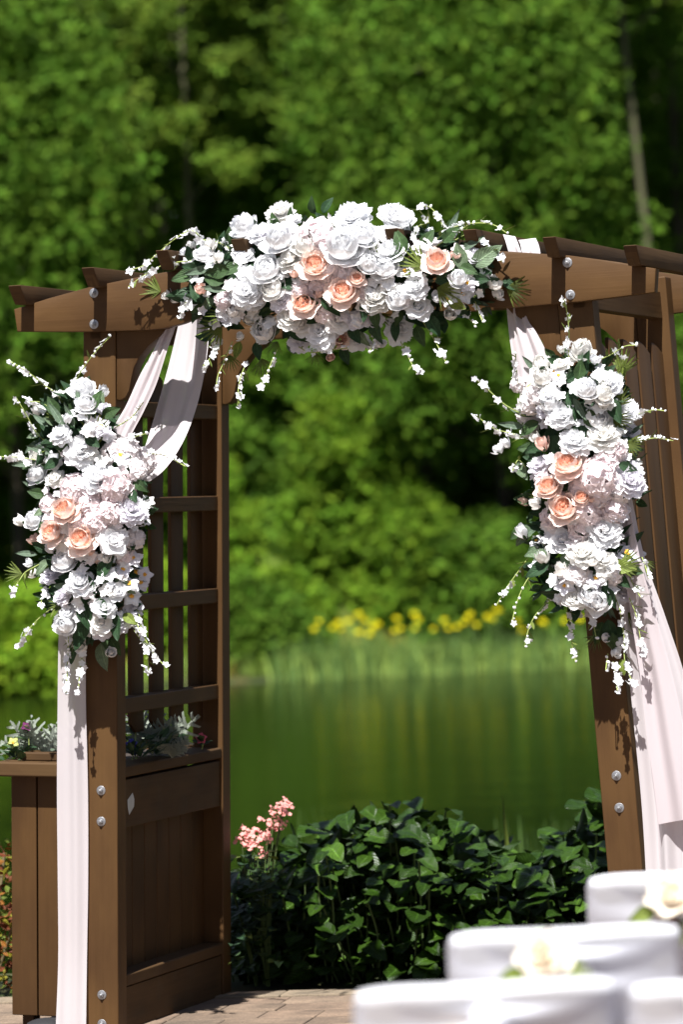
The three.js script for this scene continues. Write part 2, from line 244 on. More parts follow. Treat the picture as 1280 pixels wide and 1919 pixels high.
// ------------------------------------------------------------------ planter box beside the left side panel
{
  const o = V(-0.15, 0, -0.55), p = archThing('planter_box', o, 'brown board planter box outside the left side of the arbor', 'planter');
  p.rotation.z = -SPLAY;
  const box = (name, x, y, z, m = M.woodB, r = 0.003) => part(name, boxGeo([x[0] - o.x, x[1] - o.x], y, [z[0] - o.z, z[1] - o.z], r), m, p);
  for (const [a, b] of [[-0.304, -0.215], [-0.21, -0.117], [-0.112, -0.022]]) { box('board', [a, b], [0.046, 0.838], [-0.128, -0.108]); box('board', [a, b], [0.046, 0.838], [-1.05, -1.03]); }
  for (let k = 0; k < 7; k++) box('board', [-0.29, -0.27], [0.046, 0.838], [-1.028 + k * 0.1285, -1.028 + k * 0.1285 + 0.124]);
  box('foot', [-0.28, -0.24], [0, 0.046], [-0.2, -0.14]); box('foot', [-0.28, -0.24], [0, 0.046], [-1.0, -0.94]); box('foot', [-0.08, -0.04], [0, 0.046], [-0.2, -0.14]);
  box('cap', [-0.34, -0.012], [0.840, 0.888], [-0.16, -0.045], M.woodDull, 0.007);
  box('cap', [-0.34, -0.25], [0.840, 0.888], [-1.09, -0.162], M.woodDull, 0.007);
  box('cap', [-0.248, -0.012], [0.840, 0.888], [-1.09, -1.0], M.woodDull, 0.007);
  box('lip', [-0.268, -0.012], [0.888, 0.917], [-0.158, -0.112], M.woodDull, 0.006);
  box('lip', [-0.268, -0.24], [0.888, 0.917], [-1.03, -0.16], M.woodDull, 0.006);
  box('soil', [-0.25, -0.02], [0.6, 0.872], [-0.998, -0.162], new THREE.MeshStandardMaterial({ color: C(0.03, 0.02, 0.014), roughness: 1 }), 0.01);
}

// ------------------------------------------------------------------ petals, blooms, leaves, sprigs
function patch(o) {                                         // one petal: a piece of a turned surface, rounded at its tip, ruffled
  const nu = o.nu || 6, nv = o.nv || 5, prof = [[o.r0, o.y0 || 0]], ns = 20; let r = o.r0, y = o.y0 || 0;
  for (let i = 0; i < ns; i++) { const t = mix(o.t0, o.t1, (i + 0.5) / ns); r += Math.sin(t) * o.len / ns; y += Math.cos(t) * o.len / ns; prof.push([r, y]); }
  return grid(nu, nv, (u, v) => {
    const q = v * ns, i = Math.min(ns - 1, Math.floor(q)), k = q - i, R = mix(prof[i][0], prof[i + 1][0], k), Y = mix(prof[i][1], prof[i + 1][1], k), s = u * 2 - 1;
    const w = o.w * (v < 0.6 ? mix(0.32, 1, Math.sin(v / 0.6 * Math.PI / 2)) : Math.sqrt(Math.max(0.02, 1 - Math.pow((v - 0.6) / 0.4, 2) * 0.93)));
    const Rc = Math.max(R, 0.75 * o.w), a = s * w / Rc, ruff = (o.ruffle || 0) * v * v * (Math.sin(s * 5.2 + o.ph) + 0.6 * Math.sin(s * 11 + o.ph * 2.3));
    const rad = R - Rc * (1 - Math.cos(a)) + ruff * 0.6, tan = Rc * Math.sin(a), yy = Y + ruff + (o.cup || 0) * s * s * v;
    const c = Math.cos(o.ang), d = Math.sin(o.ang); return V(rad * c - tan * d, yy, rad * d + tan * c);
  });
}
function rings(list, seed, flat = 1) { const y0 = 0; const r = rng(seed), out = []; for (const q of list) { const off = r() * 6.28; for (let i = 0; i < q.n; i++) out.push(patch({ r0: q.r0 ?? 0.04, y0: (q.y0 || 0) + y0, t0: q.t[0] + (r() - 0.5) * (q.j ?? 0.2), t1: q.t[1] + (r() - 0.5) * 2 * (q.j ?? 0.2), len: q.len * (0.9 + 0.2 * r()), w: q.w * (0.9 + 0.25 * r()), ruffle: q.ruffle ?? 0.012, cup: q.cup ?? 0.03, ph: r() * 6, ang: off + (i + (r() - 0.5) * 0.5) / q.n * Math.PI * 2, nu: q.nu, nv: q.nv })); } const g = mergeGeometries(out); if (flat !== 1) { g.scale(1, flat, 1); g.computeVertexNormals(); } return g; }
const G = {};
G.rose = [1, 2, 3, 4, 5].map(s => rings([{ n: 3, r0: 0.015, t: [0.25, -0.5], len: 0.36, w: 0.13, y0: 0.1 }, { n: 4, r0: 0.03, t: [0.5, -0.2], len: 0.42, w: 0.2, y0: 0.06 }, { n: 5, r0: 0.05, t: [0.85, 0.1], len: 0.48, w: 0.25, y0: 0.02, j: 0.3 }, { n: 6, r0: 0.05, t: [1.2, 0.75], len: 0.5, w: 0.27, ruffle: 0.02, j: 0.35 }, { n: 6, r0: 0.05, t: [1.55, 1.5], len: 0.5, w: 0.28, ruffle: 0.025, j: 0.4 }], s * 17, 0.72));
G.peony = [1, 2, 3, 4, 5, 6, 7].map(s => rings([{ n: 9, r0: 0.03, t: [0.3, 0.2], len: 0.34, w: 0.11, ruffle: 0.05, y0: 0.1, j: 0.7 }, { n: 10, r0: 0.05, t: [0.6, 0.35], len: 0.4, w: 0.15, ruffle: 0.05, y0: 0.05, j: 0.6, nu: 8 }, { n: 9, r0: 0.05, t: [0.95, 0.5], len: 0.44, w: 0.19, ruffle: 0.04, y0: 0.02, j: 0.45 }, { n: 9, r0: 0.05, t: [1.3, 1.0], len: 0.47, w: 0.22, ruffle: 0.04, j: 0.4 }, { n: 8, r0: 0.05, t: [1.65, 1.6], len: 0.48, w: 0.24, ruffle: 0.04, j: 0.4 }], s * 31 + 4, 0.68));
G.gardenOuter = [1, 2, 3].map(s => rings([{ n: 6, r0: 0.1, t: [1.0, -0.35], len: 0.47, w: 0.24, ruffle: 0.012, j: 0.12 }, { n: 6, r0: 0.08, t: [1.3, 0.0], len: 0.52, w: 0.27, ruffle: 0.016, j: 0.2 }, { n: 6, r0: 0.06, t: [1.6, 0.9], len: 0.52, w: 0.28, ruffle: 0.022, j: 0.3 }], s * 41 + 1));
G.gardenInner = [1, 2, 3].map(s => {
  const r = rng(s * 77), out = [], k0 = r() * 6;
  for (let k = 0; k < 5; k++) for (let m = 0; m < 4; m++) {
    const c = 0.07 + 0.075 * m + 0.015 * r(), w = 0.035 + 0.045 * m, h = 0.05 + 0.055 * m, a = k0 + (k + 0.2 * (r() - 0.5)) / 5 * Math.PI * 2, top = 0.33 - 0.012 * m + 0.03 * r(), ph = r() * 6;
    out.push(grid(10, 3, (u, v) => { const t = u * 2 - 1, al = c - h * t * t + 0.03 * v * v, ac = t * w + 0.012 * Math.sin(t * 5 + ph) * v, y = mix(0.1, top, v) + 0.016 * v * Math.sin(t * 7 + ph); return V(al * Math.cos(a) - ac * Math.sin(a), y, al * Math.sin(a) + ac * Math.cos(a)); }));
  }
  return mergeGeometries(out);
});
G.ball = [1, 2, 3, 4, 5].map(k => rings([{ n: 4, r0: 0.05, t: [0.8, -0.8], len: 0.6, w: 0.27, y0: 0.13, ruffle: 0.018, j: 0.2 }, { n: 5, r0: 0.09, t: [1.05, -0.7], len: 0.75, w: 0.34, y0: 0.06, ruffle: 0.022, j: 0.2, nu: 8, nv: 7 }, { n: 5, r0: 0.1, t: [1.25, -0.45], len: 0.76, w: 0.38, ruffle: 0.026, j: 0.22, nu: 8, nv: 7 }, { n: 5, r0: 0.1, t: [1.5, 0.5], len: 0.62, w: 0.36, ruffle: 0.03, j: 0.35, nu: 8 }], k * 23 + 2, 0.9));
const floret = (r, rad, n, notch = 0.05) => { const out = []; const off = r() * 6; for (let i = 0; i < n; i++) out.push(patch({ r0: rad * 0.06, t0: 1.2 + r() * 0.2, t1: 1.7 + (r() - 0.5) * 0.7, len: rad, w: rad * (n === 4 ? 0.6 : 0.46), ruffle: rad * 0.09, cup: rad * 0.08, ph: r() * 6, ang: off + i / n * Math.PI * 2, nu: 4, nv: 3 })); return mergeGeometries(out); };
G.hydrangea = [1, 2, 3].map(s => {
  const r = rng(s * 53), out = [], n = 34;
  for (let i = 0; i < n; i++) { const y = 1 - (i + 0.5) / n * 1.25, q = Math.sqrt(1 - Math.min(1, y * y)), a = i * 2.39996, dir = V(q * Math.cos(a), y, q * Math.sin(a)); dir.add(V(r() - 0.5, r() - 0.5, r() - 0.5).multiplyScalar(0.35)).normalize(); const g = floret(r, 0.17 + 0.04 * r(), 4); const o = new THREE.Object3D(); aim(o, dir, r() * 6); o.position.copy(dir).multiplyScalar(0.34 + 0.08 * r()); o.updateMatrix(); g.applyMatrix4(o.matrix); out.push(g); }
  return mergeGeometries(out);
});
G.daisy = [1, 2].map(s => { const r = rng(s * 91); return mergeGeometries([floret(r, 0.5, 5), floret(r, 0.42, 5).translate(0, 0.05, 0)]); });
G.eye = (() => { const r = rng(3), out = []; for (let i = 0; i < 14; i++) { const g = new THREE.IcosahedronGeometry(0.036, 0); const a = i * 2.4, q = 0.028 * Math.sqrt(i); g.translate(Math.cos(a) * q, 0.12 + 0.05 * r(), Math.sin(a) * q); out.push(g); } return mergeGeometries(out); })();
G.bud = [1, 2].map(s => rings([{ n: 3, r0: 0.05, t: [0.75, -0.75], len: 0.85, w: 0.26, ruffle: 0.01, j: 0.1 }, { n: 4, r0: 0.07, t: [0.95, -0.35], len: 0.85, w: 0.33, ruffle: 0.02, j: 0.18 }, { n: 3, r0: 0.08, t: [1.1, 0.2], len: 0.8, w: 0.33, ruffle: 0.03, j: 0.3 }], s * 63));
G.calyx = mergeGeometries([rings([{ n: 5, r0: 0.04, y0: -0.02, t: [1.25, 0.1], len: 0.5, w: 0.1, ruffle: 0.01, j: 0.3, nu: 3, nv: 4 }], 9), new THREE.SphereGeometry(0.1, 8, 6).toNonIndexed().index ? null : (() => { const g = new THREE.SphereGeometry(0.1, 8, 6); return g; })()].filter(Boolean));
G.leaf = [1, 2, 3].map(s => { const r = rng(s * 29), ph = r() * 6; return grid(6, 8, (u, v) => { const t = u * 2 - 1, w = 0.27 * Math.pow(Math.sin(Math.PI * Math.pow(v, 0.75)), 0.85) * (1 + 0.05 * Math.sin(v * 40)); return V(t * w, 0.1 * Math.abs(t) * w / 0.27 - 0.22 * v * v * (s - 1.4) + 0.025 * Math.sin(v * 9 + ph + t * 2) * Math.abs(t), v); }); });   // lies along +z, upper side +y
G.narrow = [1, 2].map(s => grid(4, 7, (u, v) => { const t = u * 2 - 1, w = 0.13 * Math.pow(Math.sin(Math.PI * Math.pow(v, 0.8)), 0.9); return V(t * w, 0.05 * Math.abs(t) - 0.25 * v * v * (s - 1.2), v); }));
G.fern = (() => { const out = []; for (let i = 0; i < 9; i++) { const a = (i - 4) * 0.22, L = 0.6 + 0.4 * Math.cos(a); out.push(grid(1, 3, (u, v) => { const w = 0.045 * Math.sin(Math.PI * (0.15 + 0.8 * v)), s = u * 2 - 1; return V(Math.sin(a) * L * v + s * w * Math.cos(a), 0.12 * v * v * Math.cos(i * 2.1) + 0.02 * s, Math.cos(a) * L * v - s * w * Math.sin(a)); })); } return mergeGeometries(out); })();
G.blossom = [1, 2, 3].map(s => { const r = rng(s * 13 + 2); return mergeGeometries([0, 1, 2].slice(0, s === 1 ? 1 : s).map(k => { const g = floret(r, 0.5 - 0.08 * k, 5); g.rotateX((r() - 0.5) * 1.4 * k); g.rotateZ((r() - 0.5) * 1.4 * k); g.translate((r() - 0.5) * 0.7 * k, -0.1 * k, (r() - 0.5) * 0.7 * k); return g; })); });
G.knop = new THREE.SphereGeometry(0.5, 7, 5); G.knop.scale(0.8, 1.2, 0.8);

const pick = (a, r) => a[Math.floor(r() * a.length)];
function placeOn(parent, m, p) { m.position.copy(p).sub(parent.userData_o); return m; }
function bloom(A, kind, p, size, n, r) {
  const mk = (name, g, mat) => { const m = part(name, g, mat, A.g); m.position.copy(p).sub(A.o); m.scale.set(size * (0.9 + 0.2 * r()), size * (0.75 + 0.5 * r()), size * (0.9 + 0.2 * r())); aim(m, n, r() * 6.28); return m; };
  if (kind === 'rose') return mk('white_rose', r() < 0.55 ? pick(G.ball, r) : pick(G.rose, r), pick([M.white, M.white, M.ivory], r));
  if (kind === 'peony') return mk('white_peony', r() < 0.4 ? pick(G.ball, r) : pick(G.peony, r), pick([M.white, M.white, M.ivory], r));
  if (kind === 'bluepeony') return mk('white_peony', pick(G.peony, r), M.lilac);
  if (kind === 'peach') { const k = Math.floor(r() * 3), m = mk('peach_garden_rose', G.gardenOuter[k], M.peachOuter); part('rosette', G.gardenInner[k], M.peachInner, m); return m; }
  if (kind === 'hydra') return mk('pale_pink_hydrangea', pick(G.hydrangea, r), M.pale);
  if (kind === 'hydraw') return mk('white_hydrangea', pick(G.hydrangea, r), M.palewhite);
  if (kind === 'daisy') { const m = mk('white_blossom', pick(G.daisy, r), pick([M.white, M.lilac], r)); part('yellow_eye', G.eye, M.yellow, m); return m; }
  if (kind === 'bud' || kind === 'pbud') { const m = mk(kind === 'bud' ? 'white_bud' : 'peach_bud', pick(G.bud, r), kind === 'bud' ? pick([M.white, M.ivory], r) : M.peachBud); part('calyx', G.calyx, M.leafMid, m); return m; }
}
function leafAt(A, kind, p, size, dir, up, r, name = 'leaf') {
  const [g, mat] = { dark: [pick(G.leaf, r), M.leafDark], mid: [pick(G.leaf, r), M.leafMid], pale: [pick(G.leaf, r), M.leafPale], lime: [pick(G.leaf, r), M.leafLime], sage: [pick(G.narrow, r), M.sage], fern: [G.fern, M.leafLime] }[kind];
  const m = part(kind === 'fern' ? 'fern_tip' : name, g, mat, A.g); m.position.copy(p).sub(A.o); m.scale.setScalar(size);
  const z = dir.clone().normalize(), x = up.clone().cross(z).normalize(), y = z.clone().cross(x); m.quaternion.setFromRotationMatrix(new THREE.Matrix4().makeBasis(x, y, z)); return m;
}
function sprig(A, pts, z0, z1, r, dense = 1) {
  const P = pts.map(([x, y], i) => onArch(x, y, mix(z0, z1, i / (pts.length - 1))).sub(A.o)), c = new THREE.CatmullRomCurve3(P), len = c.getLength();
  const s = part('sprig', new THREE.TubeGeometry(c, Math.max(8, P.length * 4), 0.0017, 5), M.stem, A.g), n = Math.max(4, Math.round(len / 0.016 * dense));
  for (let i = 1; i <= n; i++) {
    const t = i / n, q = c.getPointAt(Math.min(1, t)), tan = c.getTangentAt(Math.min(1, t)), side = V(r() - 0.5, r() - 0.5, r() * 0.7 - 0.1).cross(tan).normalize();
    if (r() < 0.26 && t < 0.95) { const m = part('leaflet', G.narrow[0], M.leafLime, s); m.position.copy(q); m.scale.setScalar(0.026 + 0.02 * r()); m.lookAt(0, 0, 0); const z = side.clone().add(tan.clone().multiplyScalar(0.8)).normalize(), x = UP.clone().cross(z).normalize(); m.quaternion.setFromRotationMatrix(new THREE.Matrix4().makeBasis(x, z.clone().cross(x), z)); continue; }
    const big = r() < 0.68 - 0.15 * t, m = part(big ? 'blossom' : 'flower_bud', big ? pick(G.blossom, r) : G.knop, M.white, s);
    m.position.copy(q).addScaledVector(side, big ? 0.006 : 0.004); m.scale.setScalar(big ? 0.017 + 0.016 * r() : 0.007 + 0.006 * r()); aim(m, side.clone().add(V(0, 0.2, 0.5)), r() * 6);
  }
}
function arrangement(name, label, centre, spec) {
  const o = onArch(...centre, 0.1), g = archThing(name, o, label, 'flower arrangement'), A = { g, o }, r = rng(spec.seed);
  const depth = (x, y) => { let k = 0; for (const [ex, ey, ea, eb] of spec.lobes) k = Math.max(k, 1 - Math.pow((x - ex) / ea, 2) - Math.pow((y - ey) / eb, 2)); return spec.z + spec.bulge * Math.sqrt(Math.max(0, k)); };
  const facing = (x, y, j = 0.35) => { let bx = 0, by = 0, best = 9; for (const [ex, ey, ea, eb] of spec.lobes) { const q = Math.hypot((x - ex) / ea, (y - ey) / eb); if (q < best) { best = q; bx = (x - ex) / ea; by = -(y - ey) / eb; } } return V(bx * 0.6 + 0.2 + (r() - 0.5) * j, by * 0.5 + 0.72 + (r() - 0.5) * j, 1); };
  for (const [kind, list] of Object.entries(spec.blooms)) for (const [x, y, s] of list) bloom(A, kind, onArch(x, y, depth(x, y) + (kind.startsWith('hydra') ? -0.022 : kind === 'peach' ? 0.01 : -0.005) + (r() - 0.5) * 0.02), s * 0.00176 * (kind === 'bud' || kind === 'pbud' ? 0.95 : kind === 'daisy' ? 1.1 : 1.12), facing(x, y, kind === 'peach' ? 0.2 : 0.5).add(kind === 'bud' || kind === 'pbud' ? facing(x, y).setZ(0).multiplyScalar(1.2) : V(0, 0, 0)), r);
  for (const [kind, list] of Object.entries(spec.leaves)) for (const [x, y, s, a] of list) { const t = (a ?? r() * 360) * Math.PI / 180; leafAt(A, kind, onArch(x, y, depth(x, y) - 0.01 + (r() - 0.5) * 0.03), s * 0.00176, V(Math.cos(t), -Math.sin(t), 0.25 * (r() - 0.3)), V((r() - 0.5) * 0.8, (r() - 0.2) * 0.8, 1), r); }
  for (const [ex, ey, ea, eb, n] of spec.lobes) for (let i = 0; i < n; i++) {
    const a = r() * 6.28, k = r(), q = Math.sqrt(r()) * (k < 0.3 ? 0.85 : 1.08), x = ex + Math.cos(a) * ea * q, y = ey + Math.sin(a) * eb * q;
    leafAt(A, k < 0.26 ? 'dark' : k < 0.56 ? 'mid' : k < 0.8 ? 'sage' : k < 0.97 ? 'pale' : 'fern', onArch(x, y, depth(x, y) - 0.035 - 0.035 * r()), 0.035 + 0.03 * r(), V(Math.cos(a) + (r() - 0.5), -Math.sin(a) + (r() - 0.5), 0.2 + r() * 0.7), V((r() - 0.5), r() * 0.8, 1), r);
  }
  for (const [ex, ey, ea, eb, n] of spec.lobes) for (let i = 0; i < n * 1.1; i++) {                    // small loose florets between the blooms and round the edge
    const a = r() * 6.28, q = 0.35 + 0.68 * r(), x = ex + Math.cos(a) * ea * q, y = ey + Math.sin(a) * eb * q, m = part('floret', pick(r() < 0.6 ? G.blossom : G.daisy, r), pick([M.white, M.white, M.palewhite, M.ivory], r), g);
    m.position.copy(onArch(x, y, depth(x, y) + 0.012 * (r() - 0.3))).sub(o); m.scale.setScalar(0.028 + 0.024 * r()); aim(m, facing(x, y, 1.0), r() * 6);
  }
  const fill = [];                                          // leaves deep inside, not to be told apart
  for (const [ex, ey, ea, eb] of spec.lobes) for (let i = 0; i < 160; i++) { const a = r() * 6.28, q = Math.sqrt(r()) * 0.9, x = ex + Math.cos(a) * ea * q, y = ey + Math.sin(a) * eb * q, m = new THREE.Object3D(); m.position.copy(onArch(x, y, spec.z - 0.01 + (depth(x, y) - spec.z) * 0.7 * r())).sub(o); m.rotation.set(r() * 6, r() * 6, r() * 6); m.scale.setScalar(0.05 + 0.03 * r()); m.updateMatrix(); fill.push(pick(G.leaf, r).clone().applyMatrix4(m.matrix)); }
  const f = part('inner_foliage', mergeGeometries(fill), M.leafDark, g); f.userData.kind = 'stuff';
  for (const q of spec.sprigs) sprig(A, q, spec.z + 0.03, spec.z + 0.075, r);
}
arrangement('garland', 'long garland of white and peach flowers along the top beam of the arbor', [650, 520], {
  seed: 101, z: 0.06, bulge: 0.13, lobes: [[610, 520, 190, 120, 46], [790, 520, 140, 90, 34], [420, 535, 80, 80, 22]],
  blooms: {
    peony: [[527, 403, 49], [551, 414, 30], [661, 411, 66], [502, 514, 56], [547, 491, 52], [461, 551, 60], [740, 409, 62], [755, 424, 44], [747, 617, 54], [604, 622, 64], [701, 564, 60], [645, 478, 64], [529, 461, 50], [465, 437, 42], [489, 441, 44], [730, 440, 40], [515, 545, 44], [780, 540, 44], [545, 600, 44]],
    rose: [[734, 478, 58], [457, 480, 38], [679, 450, 50], [785, 576, 46], [692, 506, 42], [749, 568, 36], [502, 622, 46], [669, 637, 36], [566, 611, 38], [634, 600, 42], [729, 512, 38], [620, 437, 44], [384, 484, 34], [480, 565, 44], [575, 470, 44], [640, 442, 40], [860, 530, 34], [566, 520, 34]],
    bluepeony: [[508, 437, 38], [560, 640, 40], [529, 562, 42], [892, 480, 34], [667, 600, 36], [420, 590, 30], [700, 600, 34]],
    peach: [[591, 504, 58], [572, 574, 52], [643, 555, 60], [819, 497, 56], [637, 637, 38], [668, 527, 32]],
    hydra: [[600, 446, 72], [612, 585, 56], [622, 512, 54], [566, 546, 46], [420, 562, 34], [600, 540, 50], [680, 545, 46], [650, 515, 40]],
    daisy: [[706, 439, 30], [866, 555, 38], [875, 533, 32], [845, 531, 30], [856, 572, 30], [837, 562, 26], [760, 510, 30], [690, 590, 28]],
    bud: [[433, 592, 30], [461, 604, 26], [317, 559, 24], [336, 565, 24], [409, 643, 26], [705, 647, 26], [817, 562, 24], [841, 596, 28], [920, 540, 34], [928, 556, 28], [667, 611, 30], [348, 478, 22], [362, 470, 22], [322, 484, 20], [395, 470, 28], [410, 495, 26], [690, 650, 20], [455, 634, 20]],
    pbud: [[553, 521, 22], [379, 551, 28], [852, 486, 24], [619, 673, 20], [600, 560, 22]],
  },
  leaves: {
    dark: [[606, 548, 50, 60], [690, 560, 44, 100], [600, 575, 50, 200], [540, 610, 48, 40], [765, 535, 44, 10], [815, 528, 46, 350], [455, 520, 44, 330], [380, 570, 46, 240], [700, 600, 44, 80], [800, 590, 46, 60], [745, 600, 40, 100], [940, 528, 36, 20], [640, 650, 36, 70], [400, 632, 38, 190], [480, 640, 36, 80], [605, 400, 34, 300], [770, 430, 40, 20], [560, 425, 34, 70], [375, 510, 42, 200], [560, 535, 40, 190], [720, 455, 34, 200], [655, 610, 40, 60], [880, 520, 40, 10]],
    pale: [[885, 498, 62, 330], [868, 505, 50, 260], [625, 452, 36, 270], [540, 640, 30, 60], [420, 510, 40, 180], [670, 620, 34, 60], [500, 560, 34, 300]],
    mid: [[365, 512, 48, 165], [430, 505, 50, 175], [450, 498, 48, 160], [420, 530, 46, 200], [760, 475, 48, 250], [790, 470, 44, 300], [830, 455, 44, 320], [775, 560, 40, 40], [700, 580, 36, 80], [560, 615, 40, 40], [780, 610, 40, 70], [860, 500, 40, 20]],
    sage: [[400, 500, 60, 170], [430, 488, 60, 165], [480, 600, 50, 60], [770, 500, 60, 220], [840, 440, 50, 300], [720, 505, 44, 250], [425, 545, 50, 190], [865, 470, 50, 330]],
    fern: [[300, 546, 42, 200], [950, 540, 46, 20], [415, 610, 50, 150], [430, 665, 34, 90], [490, 672, 40, 80], [425, 590, 44, 200], [795, 500, 50, 210], [590, 660, 30, 90], [520, 640, 34, 120], [820, 540, 50, 30], [700, 490, 36, 250], [735, 520, 36, 200]],
    lime: [[600, 500, 30, 200], [840, 560, 40, 30], [450, 640, 34, 110]],
  },
  sprigs: [
    [[420, 480], [385, 455], [360, 432], [330, 446], [296, 474], [266, 499], [242, 506]], [[430, 490], [352, 489], [300, 499], [262, 521], [240, 538]], [[395, 540], [356, 557], [338, 589]], [[450, 480], [410, 455], [372, 448]],
    [[775, 455], [785, 424], [805, 416], [787, 394], [800, 386], [819, 401], [830, 424]], [[810, 456], [840, 432], [864, 422], [897, 418], [927, 422], [952, 438]], [[850, 452], [879, 439], [909, 458], [929, 480], [944, 492]], [[740, 480], [800, 470], [850, 440], [880, 420]],
    [[785, 590], [815, 638], [836, 679]], [[751, 640], [762, 662], [781, 700]], [[856, 577], [882, 600], [893, 612]], [[886, 545], [897, 585], [905, 602]], [[436, 640], [424, 665], [416, 686], [408, 704], [405, 724]], [[412, 648], [400, 660], [392, 673], [380, 686]], [[464, 676], [455, 695], [447, 724], [445, 760]], [[520, 655], [508, 680], [497, 708], [487, 726]], [[690, 620], [700, 640], [692, 660]], [[560, 650], [580, 660], [652, 652]],
  ],
});
arrangement('left_post_flowers'.replace('left_', ''), 'cluster of white and peach flowers on the left post, above the straight hanging drape', [170, 960], {
  seed: 202, z: 0.07, bulge: 0.14, lobes: [[175, 960, 110, 150, 46], [170, 1110, 85, 90, 26], [140, 810, 75, 80, 22]],
  blooms: {
    peony: [[151, 848, 58], [183, 902, 62], [115, 817, 38], [151, 1096, 52], [129, 1173, 40], [77, 855, 32], [104, 900, 36], [156, 738, 38], [160, 765, 40]],
    rose: [[210, 1015, 54], [124, 1060, 42], [216, 1110, 40], [75, 896, 34], [194, 1141, 40], [66, 981, 36], [126, 1148, 26], [102, 865, 28], [190, 1166, 44]],
    bluepeony: [[244, 960, 60], [97, 1080, 42], [223, 1168, 40], [248, 1140, 36], [196, 769, 30], [190, 1180, 34], [119, 1118, 34]],
    peach: [[126, 963, 52], [102, 1004, 52], [156, 1018, 58]],
    hydra: [[216, 920, 74], [144, 918, 62], [172, 945, 54], [180, 980, 54], [93, 945, 40], [205, 960, 50], [230, 1040, 44], [150, 985, 46], [95, 975, 36]],
    hydraw: [[234, 848, 62], [264, 866, 52], [248, 880, 50], [250, 1010, 44], [212, 850, 44], [255, 1090, 40]],
    daisy: [[187, 801, 36], [196, 812, 30], [248, 1047, 36], [253, 1076, 42], [241, 1097, 38], [262, 1094, 34], [230, 1069, 30], [245, 1120, 34], [225, 855, 32], [262, 850, 30], [100, 1070, 26], [270, 1078, 28]],
    bud: [[74, 781, 24], [41, 864, 26], [46, 983, 24], [68, 1080, 24], [199, 1054, 22], [156, 1216, 28], [203, 1225, 26], [190, 745, 28], [126, 795, 22], [60, 1060, 22], [150, 1195, 24], [100, 1035, 24], [175, 1185, 22]],
    pbud: [[70, 1019, 26], [181, 1056, 22], [170, 1040, 20]],
  },
  leaves: {
    dark: [[150, 1075, 54, 60], [155, 1120, 60, 80], [215, 1150, 52, 80], [155, 1175, 46, 110], [140, 1055, 48, 20], [185, 1085, 50, 300], [160, 875, 50, 30], [160, 815, 40, 40], [110, 860, 36, 150], [95, 880, 44, 60], [185, 1120, 44, 70], [160, 1150, 50, 100], [180, 790, 36, 50], [240, 915, 34, 60]],
    pale: [[188, 1205, 54, 80], [92, 1050, 40, 140], [80, 1060, 42, 160], [215, 1085, 44, 40], [200, 1080, 40, 80], [215, 895, 34, 20]],
    mid: [[170, 770, 44, 300], [190, 780, 40, 340], [130, 840, 44, 200], [70, 870, 44, 180], [110, 780, 44, 240], [205, 1195, 38, 60], [90, 1065, 44, 170], [140, 1210, 36, 100], [250, 900, 34, 40], [60, 860, 40, 170]],
    sage: [[75, 865, 56, 175], [150, 775, 52, 260], [120, 800, 56, 240], [95, 850, 50, 200], [70, 1040, 46, 190], [165, 790, 46, 280], [140, 800, 50, 250], [90, 800, 44, 220]],
    fern: [[40, 1075, 36, 180], [175, 815, 44, 280], [140, 1190, 36, 90], [115, 1130, 34, 140], [190, 1060, 34, 40], [185, 830, 36, 260]],
    lime: [[230, 1150, 34, 40], [95, 1055, 36, 150]],
  },
  sprigs: [
    [[130, 775], [107, 740], [80, 720], [54, 699], [18, 677]], [[135, 752], [140, 718], [158, 686], [183, 654], [207, 630]], [[86, 830], [65, 807], [50, 780], [30, 746]], [[119, 800], [100, 776], [79, 755], [54, 752]], [[65, 862], [36, 857], [0, 856]], [[230, 832], [252, 819], [276, 812]], [[275, 850], [309, 853], [336, 868], [347, 874]], [[215, 802], [248, 780], [268, 754]],
    [[112, 1134], [92, 1143], [64, 1167], [40, 1198], [30, 1212]], [[72, 1058], [46, 1073], [36, 1087], [20, 1112]], [[86, 1094], [81, 1112], [76, 1130]], [[237, 1116], [259, 1148], [266, 1184], [284, 1220], [308, 1248]], [[250, 1180], [273, 1216], [278, 1256]], [[128, 1180], [126, 1240], [123, 1300]], [[155, 1216], [149, 1260], [146, 1298]], [[100, 850], [88, 838], [74, 848]], [[200, 1130], [195, 1160], [198, 1190]], [[240, 1130], [255, 1165], [262, 1185]],
  ],
});
